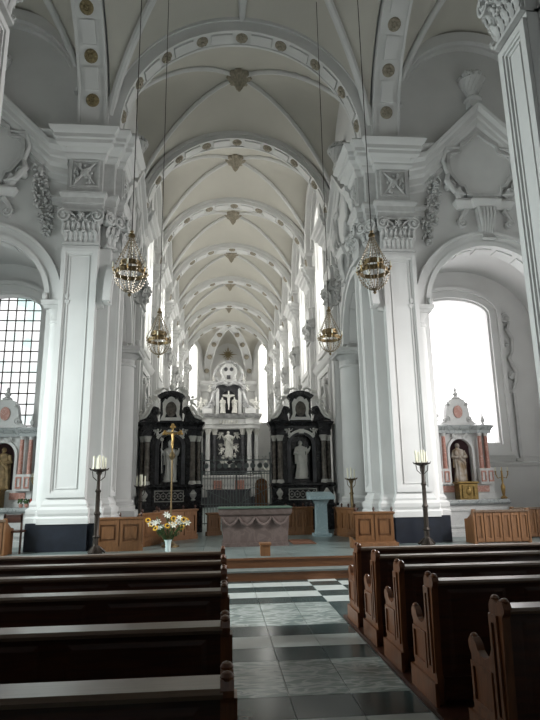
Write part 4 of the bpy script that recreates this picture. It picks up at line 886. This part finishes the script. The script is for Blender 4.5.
screen((2.9, 12.55), (3.72, 12.4), .7, 2, 'oak screen with two panels beside the slanted floor board, before the dark plinth')
screen((1.72, 15.6), (2.5, 15.75), .72, 3, 'oak screen left of the pale lectern', knobs=True)
screen((3.0, 15.35), (3.3, 14.3), .72, 3, 'oak screen running from the lectern to the slender candlestand')
screen((-.35, 16.0), (.0, 16.2), .6, 1, 'small oak screen glimpsed behind the left end of the stone altar', knobs=False)
a = MB(); a.prism([(2.72, FZ), (3.7, FZ), (3.7, FZ+.1), (2.84, FZ+.1), (2.7, FZ+.22)], 12.05, 12.3); tag(a.build('ramp_board', OAK), 'low pale oak board with raised end lying before the two panel screen', 'board')

# candlestands
def candlestand(x, y, h, nc, label, rad=.17, mt=IRON, ch=.28):
    root = thing('candlestand', label, 'candlestand', (x, y, FZ), 'tall candlestands around the altar platform')
    hh = h-ch
    a = MB(at(x, y, FZ)); a.lathe([(.14, 0), (.15, .03), (.1, .08), (.06, .14), (.05, .2)], n=12); 
    for i in range(3): t = 2*PI*i/3+.4; a.tube([(.05*math.cos(t), .05*math.sin(t), .14), (.13*math.cos(t), .13*math.sin(t), .08), (.2*math.cos(t), .2*math.sin(t), .02)], [.03, .03, .025], 7)
    a.build('foot', mt, root)
    a = MB(at(x, y, FZ)); pr = [(.055, .18), (.055, .3), (.075, .33), (.05, .37), (.05, hh*.45), (.07, hh*.47), (.045, hh*.5), (.042, hh*.72), (.06, hh*.74), (.035, hh*.77), (.033, hh-.12), (.06, hh-.07), (.05, hh-.04)]
    a.lathe(pr, n=14, fn=lambda t, z: 1+.12*math.cos(3*t+z*16)); a.build('stem', mt, root)
    a = MB(at(x, y, FZ)); a.lathe([(.04, hh-.06), (rad*.7, hh-.03), (rad, hh-.01), (rad+.015, hh+.01), (rad*.9, hh+.005)], n=18)
    for i in range(10): t = 2*PI*i/10; a.tube([(rad*math.cos(t), rad*math.sin(t), hh-.01), ((rad+.03)*math.cos(t), (rad+.03)*math.sin(t), hh+.035)], [.012, .006], 5)
    for i in range(4): t = 2*PI*i/4; a.tube([(.04*math.cos(t), .04*math.sin(t), hh-.22), (rad*.7*math.cos(t), rad*.7*math.sin(t), hh-.15), (rad*.8*math.cos(t), rad*.8*math.sin(t), hh-.03)], .01, 5)
    a.build('drip_tray', mt, root)
    for i in range(nc):
        t = 2*PI*i/nc+.3; rr = rad*.72; hc = ch*(1 if i % 2 else .88)
        if i == nc-1 and nc > 4: rr = 0; hc = ch*1.05
        dw = ['right', 'back right', 'back', 'back left', 'left', 'front left', 'front', 'front right'][int(round(math.degrees(t)/45)) % 8]+' rim' if rr else 'centre'
        c = MB(at(x+rr*math.cos(t), y+rr*math.sin(t), FZ+hh)); c.lathe([(.022, 0), (.022, hc), (.008, hc+.004)], n=10); c.tube([(0, 0, hc), (0, 0, hc+.02)], .003, 4)
        tag(c.build('candle', WAX), 'cream candle at the '+dw+' of the '+' '.join(label.split(',')[0].split()[:7]), 'candle', 'candles on the '+label.split(',')[0])
candlestand(-2.53, 12.25, 1.95, 7, 'dark iron candlestand before the white pillar, tallest on the flower side')
candlestand(-1.93, 14.2, 1.6, 4, 'slim iron candlestand beside the golden cross, between two oak screens', .13)
candlestand(4.4, 12.3, 2.0, 7, 'dark iron candlestand before the pillar plinth, nearest the panelled bench')
candlestand(3.42, 15.0, 1.72, 6, 'slender brass brown candlestand behind the oak screen near the lectern', .14, BRASS)

# processional cross
root = thing('processional_cross', 'golden crucifix on a tall pole rising behind the flower vase', 'cross', (-1.12, 13.3, FZ))
M_ = lambda: MB(at(-1.12, 13.3, FZ))
a = M_(); a.lathe([(.2, 0), (.2, .03), (.12, .07), (.05, .12), (.03, .2)], n=16); a.build('base', BRASS, root)
a = M_(); a.tube([(0, 0, .15), (0, 0, 2.2)], .02, 8); a.lathe([(.02, 0), (.06, .05), (.075, .1), (.05, .16), (.02, .2)], 0, 0, 1.9, 12); a.build('pole', BRASS, root)
a = M_(); a.box(-.022, .022, -.015, .015, 2.1, 2.66); a.box(-.18, .18, -.015, .015, 2.5, 2.54)
for (x, z) in ((-.18, 2.52), (.18, 2.52), (0, 2.68)):
    for q in range(3): t = 2*PI*q/3+PI/2; a.blob(x+.035*math.cos(t), 0, z+.035*math.sin(t), .035, .02, .035)
a.build('cross', GOLD, root)
a = M_().sub(Matrix.Translation((0, 0, .08))); a.tube([(-.18, -.03, 2.49), (-.1, -.035, 2.43), (0, -.035, 2.4), (.1, -.035, 2.43), (.18, -.03, 2.49)], [.012, .016, .03, .016, .012], 7); a.tube([(0, -.035, 2.42), (.01, -.045, 2.3), (0, -.05, 2.2), (0, -.03, 2.12)], [.035, .03, .03, .012], 8); a.blob(0, -.05, 2.48, .028, .03, .035, 8, 6)
for q in (-1, 1): a.tube([(q*.01, -.04, 2.24), (q*.02, -.055, 2.17), (0, -.03, 2.07)], .012, 6)
a.build('corpus', GOLD, root)

# flowers
root = thing('vase', 'glass vase of lilies and sunflowers at the platform edge behind the pews', 'vase', (-1.08, 12.3, FZ))
a = MB(at(-1.08, 12.3, FZ)); a.lathe([(.05, 0), (.06, .03), (.055, .1), (.065, .2), (.085, .24), (.08, .24), (.06, .18)], n=16); a.build('vessel', GLASSV, root)
rd = random.Random(11); stems = MB(at(-1.08, 12.3, FZ)); heads = []
for i in range(34):
    t = 2*PI*i*.618; q = .08+.3*math.sqrt(rd.random()); h = .46+.34*rd.random()*(1-q); p = Vector((q*1.15*math.cos(t), q*.6*math.sin(t), h)); heads.append(p)
    stems.tube([(0, 0, .05), (p.x*.3, p.y*.3, .3), tuple(p*.98)], .005, 5)
    for k in range(6):
        c = Vector((p.x*(.4+.11*k), p.y*(.4+.11*k), .26+(p.z-.26)*(.1+.16*k))); dx = rd.uniform(-.08, .08); dy = rd.uniform(-.05, .05)
        stems.add([tuple(c), tuple(c+Vector((dx*.5-dy*.3, dy*.5+dx*.3, .03))), tuple(c+Vector((dx, dy, .01+rd.uniform(-.03, .05)))), tuple(c+Vector((dx*.5+dy*.3, dy*.5-dx*.3, .03)))], [(0, 1, 2, 3)])
fo_ = stems.build('foliage', LEAFM); tag(fo_, 'green stems and leaves standing in the glass vase', 'foliage'); fo_['kind'] = 'stuff'
F_L = 'white lily in the bouquet at the platform edge'; F_S = 'yellow sunflower in the bouquet at the platform edge'
for i, p in enumerate(heads[:24]):
    a = MB(at(-1.08+p.x, 12.3+p.y, FZ+p.z)); tl = Matrix.Rotation(rd.uniform(.7, 1.5), 4, 'X') @ Matrix.Rotation(rd.uniform(-.5, .5), 4, 'Y'); a = a.sub(tl)
    wh = ('upper' if p.z > .6 else 'lower')+(' left' if p.x < -.12 else ' right' if p.x > .12 else ' middle')+(' front' if p.y < 0 else ' back')
    if i % 5 < 3:
        for k in range(6):
            t = 2*PI*k/6; c, s_ = math.cos(t), math.sin(t)
            a.add([(0, 0, 0), (.035*c-.016*s_, .035*s_+.016*c, .035), (.075*c, .075*s_, .03), (.035*c+.016*s_, .035*s_-.016*c, .035)], [(0, 1, 2, 3)])
        tag(a.build('lily', PETW), F_L.replace('bouquet', wh+' of the bouquet'), 'flower', 'lilies in the bouquet')
    else:
        for k in range(12):
            t = 2*PI*k/12; c, s_ = math.cos(t), math.sin(t); a.add([(.02*c, .02*s_, 0), (.045*c-.012*s_, .045*s_+.012*c, .008), (.07*c, .07*s_, 0), (.045*c+.012*s_, .045*s_-.012*c, .008)], [(0, 1, 2, 3)])
        fl_ = a.build('sunflower', PETY); tag(fl_, F_S.replace('bouquet', wh+' of the bouquet'), 'flower', 'sunflowers in the bouquet')
        b = MB(at(-1.08+p.x, 12.3+p.y, FZ+p.z)).sub(tl); b.blob(0, 0, .008, .027, .027, .012, 10, 6); b.build('seed_head', SEED, fl_)

# ================================================================== CHANDELIERS
def chandelier(label, loc):
    root = thing('chandelier', label, 'chandelier', loc, 'hanging bead chandeliers')
    x, y, z = loc; T = at(x, y, z); H = 1.04
    a = MB(T); a.tube([(0, 0, H), (0, 0, 14.55-z)], .008, 5); a.build('suspension_cord', IRON, root)
    a = MB(T); a.lathe([(.005, H+.08), (.03, H+.06), (.02, H+.03), (.05, H), (.055, H-.03), (.02, H-.05)], n=12); a.build('crown_cap', BRASS, root)
    zr = .42
    for (rr, z0, h, nm) in ((.16, zr+.07, .085, 'upper_hoop'), (.235, zr-.07, .07, 'lower_hoop')):
        a = MB(T); a.ring(arc(0, 0, rr, 0, 2*PI, 28)[:-1], arc(0, 0, rr-.008, 0, 2*PI, 28)[:-1], z0, z0+h, 'z')
        for i in range(14): t = 2*PI*i/14; a.blob((rr+.006)*math.cos(t), (rr+.006)*math.sin(t), z0+h/2, .014, .014, .025, 6, 4)
        a.build(nm, BRASS, root)
    for i in range(12):
        t = 2*PI*i/12; c, s_ = math.cos(t), math.sin(t); a = MB(T); pts = []
        for k in range(13):
            q = k/12; rr = .03+.215*q**1.15; pts.append((rr*c, rr*s_, H-.04-(H-.04-zr-.08)*q))
        a.tube(pts, .003, 4, False)
        for p in pts[1:]: a.blob(*p, .0115, .0115, .015, 5, 4)
        a.build('upper_bead_chain', CRY, root)
        a = MB(T); pts = []
        for k in range(11):
            q = k/10*PI/2; pts.append((.262*math.cos(q)*c, .262*math.cos(q)*s_, zr+.02-(.36)*math.sin(q)))
        a.tube(pts, .0035, 4, False)
        for p in pts: a.blob(*p, .013, .013, .016, 5, 4)
        a.build('lower_bead_chain', CRY, root)
    for i in range(6):
        t = 2*PI*(i+.5)/6; c, s_ = math.cos(t), math.sin(t)
        a = MB(T); a.tube([(.235*c, .235*s_, zr-.04), (.27*c, .27*s_, zr-.05), (.28*c, .28*s_, zr)], .007, 6); a.lathe([(.016, 0), (.022, .01)], .28*c, .28*s_, zr, 8); a.build('candle_arm', GOLD, root)
        b = MB(T); b.lathe([(.011, 0), (.011, .09), (.004, .095)], .28*c, .28*s_, zr+.01, 8); b.build('candle_tube', WAX, root)
    a = MB(T); a.tube([(0, 0, H-.04), (0, 0, zr-.3)], .006, 5); a.lathe([(.006, 0), (.03, .03), (.012, .06)], 0, 0, zr-.42, 8); a.build('central_rod', BRASS, root)
    return root
c1 = chandelier('large bead chandelier hanging high before the left crossing pillar', (-1.43, 8.5, 4.52))
copy_thing(c1, (2.47, 8.5, 4.62), 'large bead chandelier hanging high before the right crossing pillar')
copy_thing(c1, (-1.34, 11.9, 4.32), 'lower, more distant bead chandelier above the golden cross side')
copy_thing(c1, (2.38, 11.9, 4.4), 'lower, more distant bead chandelier above the lectern side')

# ================================================================== PEWS
def pew(x0, x1, y, label, group, open_end):
    """y = back top; the pew faces +y"""
    root = thing('pew', label, 'pew', ((x0+x1)/2, y, 0), group)
    H = .95; lean = .03
    xe = x1 if open_end > 0 else x0
    # back: framed panels, leaning
    def yb(z): return y-.02+lean*(H-z)/H
    PT = Matrix.Scale(.93, 4, (0, 0, 1))
    def MB_(): return MB(PT)
    a = MB_(); a.prism([(yb(.1), .1), (yb(.1)+.03, .1), (yb(.92)+.03, .92), (yb(.92), .92)], x0+.05, x1-.05, 'x')
    n = 3; L = (x1-x0-.1)/n
    a.build('back_board', PEW, root)
    for i in range(n):
        p0, p1 = x0+.05+L*i, x0+.05+L*(i+1); b = MB_()
        z0, z1 = .3, .86
        b.add([(p0+.1, yb(z0)-.007, z0), (p1-.1, yb(z0)-.007, z0), (p1-.1, yb(z1)-.007, z1), (p0+.1, yb(z1)-.007, z1), (p0+.06, yb(z0)+.002, z0-.04), (p1-.06, yb(z0)+.002, z0-.04), (p1-.06, yb(z1)+.002, z1+.04), (p0+.06, yb(z1)+.002, z1+.04)], [(0, 1, 2, 3), (4, 5, 1, 0), (5, 6, 2, 1), (6, 7, 3, 2), (7, 4, 0, 3)])
        b.build('back_panel', PEW, root, 0)
    a = MB_(); a.box(x0+.05, x1-.05, yb(.2)-.03, yb(.2)+.03, .08, .24); a.build('kick_rail', PEW, root)
    a = MB_(); a.prism([(y-.06, .925), (y+.12, .925), (y+.13, .94), (y+.125, .955), (y-.055, .962), (y-.07, .945)], x0+.04, x1-.04, 'x'); a.build('top_rail', PEWT, root)
    a = MB_(); a.prism([(y+.12, .43), (y+.46, .45), (y+.48, .435), (y+.46, .415), (y+.12, .4)], x0+.04, x1-.04, 'x'); a.build('seat', PEW, root)
    # kneeler shelf behind
    for xx, op in ((x0, open_end < 0), (x1, open_end > 0)):
        s_ = 1 if xx == x1 else -1
        p = [(y+.02, 0), (y+.5, 0), (y+.5, .2), (y+.47, .22), (y+.45, .56), (y+.48, .6), (y+.485, .64), (y+.46, .675), (y+.41, .68), (y+.37, .65), (y+.35, .61), (y+.31, .585), (y+.25, .58), (y+.19, .61), (y+.15, .67), (y+.135, .8), (y+.13, .95), (y+.11, .985), (y+.07, .99), (y+.04, .975), (y+.02, .975), (y-.01, 1.0), (y-.05, .99), (y-.065, .955), (y-.06, .93), (y-.03, .9), (y+.0, .3), (y-.02, .22)]
        a = MB_(); w0, w1 = (xx-.05, xx) if s_ > 0 else (xx, xx+.05); a.prism(p, w0, w1, 'x'); e = a.build('pew_end', PEWE, root)
        if op:
            ox0, ox1 = (xx, xx+.014) if s_ > 0 else (xx-.014, xx)
            b = MB_(); b.ring(rect(y+.02, y+.12, .26, .9), rect(y+.05, y+.09, .3, .85), ox0, ox1, 'x'); b.ring(rect(y+.15, y+.44, .26, .53), rect(y+.18, y+.41, .29, .5), ox0, ox1, 'x')
            b.box(ox0-.01*(s_ < 0), ox1+.01*(s_ > 0), y-.03, y+.51, 0, .2); b.build('end_moulding', PEWE, e)
            for (dy, dz) in ((-.03, .985), (.09, .985), (.44, .67)):
                b = MB_(); b.lathe([(.012, -.02), (.024, 0), (.027, .012), (.018, .026), (.005, .032)], xx-s_*.025, y+dy, dz, 10); b.build('finial_knob', PEWE, e)
YL = [2.31, 3.25, 4.3, 5.16, 5.95, 6.79]
ordp = ['nearest the camera', 'second from the camera', 'third from the camera', 'fourth from the camera', 'fifth from the camera', 'sixth, closest to the altar steps']
for k, y in enumerate(YL): pew(-2.62, .05, y, 'dark wooden pew of the left block, '+ordp[k], 'pews of the left block', 1)
YRr = [3.44, 4.44, 5.24, 6.04, 6.84]
ordr = ['nearest, cut by the right picture edge', 'second, showing its tall back panel', 'third from the camera', 'fourth from the camera', 'farthest, closest to the altar steps']
for k, y in enumerate(YRr): pew(1.63 if k == 0 else 1.58, 5.0 if k == 4 else 3.5, y, 'brown wooden pew of the right block, '+ordr[k], 'pews of the right block', -1)
a = MB(); a.box(1.53, 3.5, 2.4, 7.5, -.005, .03); tag(a.build('pew_platform', PEW), 'low wooden edging board under the right block of pews', 'platform')

# benches in the right chapel and stool/bench at the left
def side_bench(x0, x1, y, label, flip=1, n=6):
    root = thing('panelled_bench', label, 'bench', ((x0+x1)/2, y, FZ), 'oak benches in the side chapels')
    T = Matrix.Translation((0, 0, FZ))
    a = MB(T); a.box(x0, x1, y, y+.04, .02, .66); a.build('back_board', OAK, root)
    for i in range(n):
        p0, p1 = x0+(x1-x0)*i/n, x0+(x1-x0)*(i+1)/n; a = MB(T); a.ring(rect(p0+.01, p1-.01, .04, .64), rect(p0+.055, p1-.055, .12, .58), y-.02, y+.01); a.build('back_panel', OAK, root)
    a = MB(T); a.box(x0-.02, x1+.02, y-.04, y+.07, .66, .7); a.build('top_rail', PEWT, root)
    a = MB(T); a.box(x0, x1, y+.04, y+.42, .36, .4); a.build('seat', OAK, root)
    for x in (x0, x1):
        a = MB(T); a.prism([(y-.02, 0), (y+.46, 0), (y+.46, .5), (y+.3, .52), (y+.1, .62), (y+.06, .72), (y-.02, .72)], x-.03, x+.03, 'x'); a.build('bench_end', OAK, root)
side_bench(5.5, 6.72, 12.35, 'oak bench with six narrow panels in front of the right chapel altar')
side_bench(6.9, 8.6, 13.35, 'oak bench behind the six panel bench, cut by the right picture edge')
side_bench(-6.0, -4.36, 12.3, 'oak bench at the left picture edge beside the dark plinth', n=8)
root = thing('side_chair', 'dark wooden chair between the left edge bench and the dark pillar plinth', 'chair', (-4.3, 12.75, FZ))
a = MB(Matrix.Translation((0, 0, FZ))); a.box(-4.5, -4.12, 12.6, 12.98, .42, .46); a.build('seat', PEW, root)
a = MB(Matrix.Translation((0, 0, FZ))); a.box(-4.5, -4.12, 12.6, 12.63, .62, .78); a.build('backrest', PEW, root)
for x in (-4.49, -4.15):
    for y, h in ((12.6, .8), (12.95, .42)): a = MB(Matrix.Translation((0, 0, FZ))); a.box(x, x+.035, y, y+.035, 0, h); a.build('leg', PEW, root)

# ================================================================== CHAPEL ALTARS
def chapel_altar(s, cx, y, nm, desc, statdesc):
    T = Matrix.Translation((cx, y, 0)) @ Matrix.Scale(.93, 4, (1, 0, 0)); B = lambda: MB(T)
    root = thing('chapel_altar', desc, 'altar', (cx, y, FZ), 'marble chapel altars')
    a = B(); a.box(-1.1, 1.1, -.65, .4, FZ, FZ+.12); a.box(-.95, .95, -.5, .4, FZ+.12, 1.12); a.ring(rect(-.9, -.05, .55, 1.0), rect(-.84, -.11, .6, .95), -.53, -.49); a.ring(rect(.05, .9, .55, 1.0), rect(.11, .84, .6, .95), -.53, -.49); a.build('altar_table', WMB, root)
    a = B(); a.sweep(orient(rect(-1.0, 1.0, -.56, .4)), [(0, 1.1), (.03, 1.14), (.03, 1.2), (0, 1.22)], True); a.build('altar_slab', GMB, root)
    a = B(); a.box(-.92, .92, -.12, .4, 1.22, 1.36); a.build('gradine', WMB, root)
    a = B(); a.box(-.86, .86, -.1, .4, 1.36, 1.6); a.build('predella', WMB, root)
    for q in (-1, 1):
        a = B(); a.box(q*.5-.2, q*.5+.2, -.13, -.08, 1.4, 1.56); a.build('pink_inlay', PNK, root)
        a = B(); a.box(q*.63-.2, q*.63+.2, -.2, .3, 1.6, 2.0); a.build('column_pedestal', WMB, root)
        for xx in (.53, .74):
            a = B(); a.ring(rect(q*xx-.07, q*xx+.07, 1.66, 1.94), rect(q*xx-.04, q*xx+.04, 1.7, 1.9), -.23, -.19); a.build('pedestal_panel', PNK, root)
            a = B(); a.lathe([(.07, 0), (.065, .03), (.06, .05), (.06, .3), (.052, .86)], q*xx, -.08-.06*(xx < .6), 2.0, 12); co = a.build('column', PNK, root)
            a = B(); a.lathe([(.052, 0), (.06, .03), (.08, .08)], q*xx, -.08-.06*(xx < .6), 2.84, 10); a.build('column_capital', WMB, co)
    a = B(); wall(a, -.82, .82, 1.6, 2.95, .0, .1, 'y', [(0, .33, 1.63, 2.45, .33)], n=14); a.box(-.82, -.76, .1, .35, 1.6, 2.95); a.box(.76, .82, .1, .35, 1.6, 2.95); a.build('retable_body', WMB, root)
    a = B(); a.box(-.4, .4, .3, .36, 1.6, 2.95); a.build('niche_back', DKR, root)
    a = B(); a.ring([(.4, 1.62), (.4, 2.45)]+arc(0, 2.45, .4, 0, PI, 16)+[(-.4, 1.62)], [(.33, 1.62), (.33, 2.45)]+arc(0, 2.45, .33, 0, PI, 16)+[(-.33, 1.62)], -.05, .01, 'y', False)
    for q in (-1, 1): a.leaf(q*.12, 2.78, .14, .18, -.04, .05); a.volute(q*.2, 2.86, .06, -.1, 0, q)
    a.build('niche_frame', WMB, root)
    a = B(); a.sweep(orient([(-.9, .35), (-.9, -.12), (-.45, -.2), (-.3, -.06), (.3, -.06), (.45, -.2), (.9, -.12), (.9, .35)]), [(0, 2.92), (.0, 3.0), (.05, 3.06), (.07, 3.12), (0, 3.15)], True); a.build('entablature', GMB, root)
    a = B(); a.prism([(-.62, 3.14), (-.5, 3.2), (-.36, 3.3), (-.34, 3.5), (-.3, 3.7), (-.22, 3.82), (-.12, 3.86), (.12, 3.86), (.22, 3.82), (.3, 3.7), (.34, 3.5), (.36, 3.3), (.5, 3.2), (.62, 3.14)], -.06, .15)
    for q in (-1, 1): a.volute(q*.33, 3.3, .09, -.12, .1, q); a.volute(q*.26, 3.7, .06, -.12, .1, -q)
    a.lathe([(.12, 0), (.13, .03), (.05, .08), (.09, .14), (.03, .2), (.05, .25), (.005, .32)], 0, 0, 3.86, 12); a.build('attic', WMB, root)
    a = B(); a.prism(arc(0, 3.5, .13, 0, 2*PI, 18, .17)[:-1], -.09, -.05); a.build('oval_medallion', PNK, root)
    for q in (-1, 1):
        a = B(); putto(a, q*.7, 3.16, .34, q) if q < 0 else a.lathe([(.05, 0), (.03, .05), (.07, .14), (.03, .22), (.01, .36)], q*.72, -.05, 3.14, 10); a.build('cornice_figure', WMB, root)
    # tabernacle, on the altar
    t = thing('tabernacle', 'gilded tabernacle with relief door on the %s chapel altar' % nm, 'tabernacle', (cx-.08, y-.3, 1.22), 'gilded tabernacles')
    a = MB(Matrix.Translation((cx-.06, y-.3, 1.22))); a.box(-.24, .24, -.16, .16, 0, .42); a.sweep(orient(rect(-.24, .24, -.16, .16)), [(0, .38), (.03, .41), (.03, .44), (0, .45)], True); a.build('cabinet', GLT2, t)
    a = MB(Matrix.Translation((cx-.06, y-.3, 1.22))); a.ring(rect(-.17, .17, .04, .36), rect(-.13, .13, .08, .32), -.19, -.15); a.blob(0, -.16, .2, .08, .03, .1, 10, 6); a.blob(0, -.17, .28, .03); a.build('door', GLT2, t)
    st_ = MB(Matrix.Translation((cx, y+.12, 1.66))); statue(st_, 1.02, (0, 0), 0, 30+s, child=True)
    tag(st_.build('madonna_statue' if s < 0 else 'saint_figure', POLY if s > 0 else GLT3), statdesc, 'statue')
    for q in (-1, 1):
        lab = 'branched gilt candelabrum at the %s end of the %s chapel altar' % ('inner' if q*s < 0 else 'outer', nm)
        t = thing('candelabrum', lab, 'candelabrum', (cx+q*.98, y-.1, 1.22), 'gilt candelabra on the chapel altars')
        M2 = Matrix.Translation((cx+q*.98, y-.2, 1.22)); a = MB(M2); a.lathe([(.08, 0), (.09, .03), (.03, .08), (.05, .2), (.06, .3), (.02, .4), (.03, .5), (.015, .8)], n=12); a.build('stem', GOLD, t)
        a = MB(M2)
        for i in range(6): th_ = 2*PI*i/6; c, s2 = math.cos(th_), math.sin(th_); a.tube([(0, 0, .55), (.12*c, .12*s2, .52), (.17*c, .17*s2, .62), (.17*c, .17*s2, .68)], .009, 5); a.lathe([(.012, 0), (.028, .02)], .17*c, .17*s2, .68, 8)
        a.build('branches', GOLD, t)
        for i in range(6): th_ = 2*PI*i/6; a = MB(M2); a.lathe([(.009, 0), (.009, .1), (.003, .104)], .17*math.cos(th_), .17*math.sin(th_), .7, 6); a.build('candle', WAX, t)
DKR = mat('dark_niche_red', (.07, .03, .035), .7); GLT2 = mat('gilded_relief', (.3, .2, .07), .4, metal=.7, noise=.4, scale=18); GLT3 = mat('gilded_robe', (.38, .27, .14), .5, metal=.3, noise=.5, scale=8)
chapel_altar(1, 6.33, 14.7, 'right', 'pink and white marble altar with columned niche in front of the bright right window', 'painted statue of a saint in brown and white robe inside the right chapel altar niche')
chapel_altar(-1, -5.4, 14.7, 'left', 'grey and pink marble altar before the leaded window, cut by the left picture edge', 'gilded Madonna statue inside the niche of the left chapel altar')
for i, x in enumerate((-4.75, -4.62, -4.5)):
    a = MB(Matrix.Translation((x, 14.35, 1.22))); a.lathe([(.04, 0), (.055, .05), (.05, .08)], n=10); pt_ = a.build('flower_pot', PNK)
    tag(pt_, 'small pot plant on the left chapel altar, %s counted from the golden tabernacle' % ('first', 'second', 'third')[i], 'potted plant', 'pot plants on the left chapel altar')
    b = MB(Matrix.Translation((x, 14.35, 1.22))); rd = random.Random(i)
    for k in range(22): t = rd.uniform(0, 6.28); b.blob(.05*math.cos(t)*rd.random()*1.4, .05*math.sin(t), .1+rd.random()*.09, .022)
    b.build('foliage', LEAFM if i < 2 else CUR, pt_)
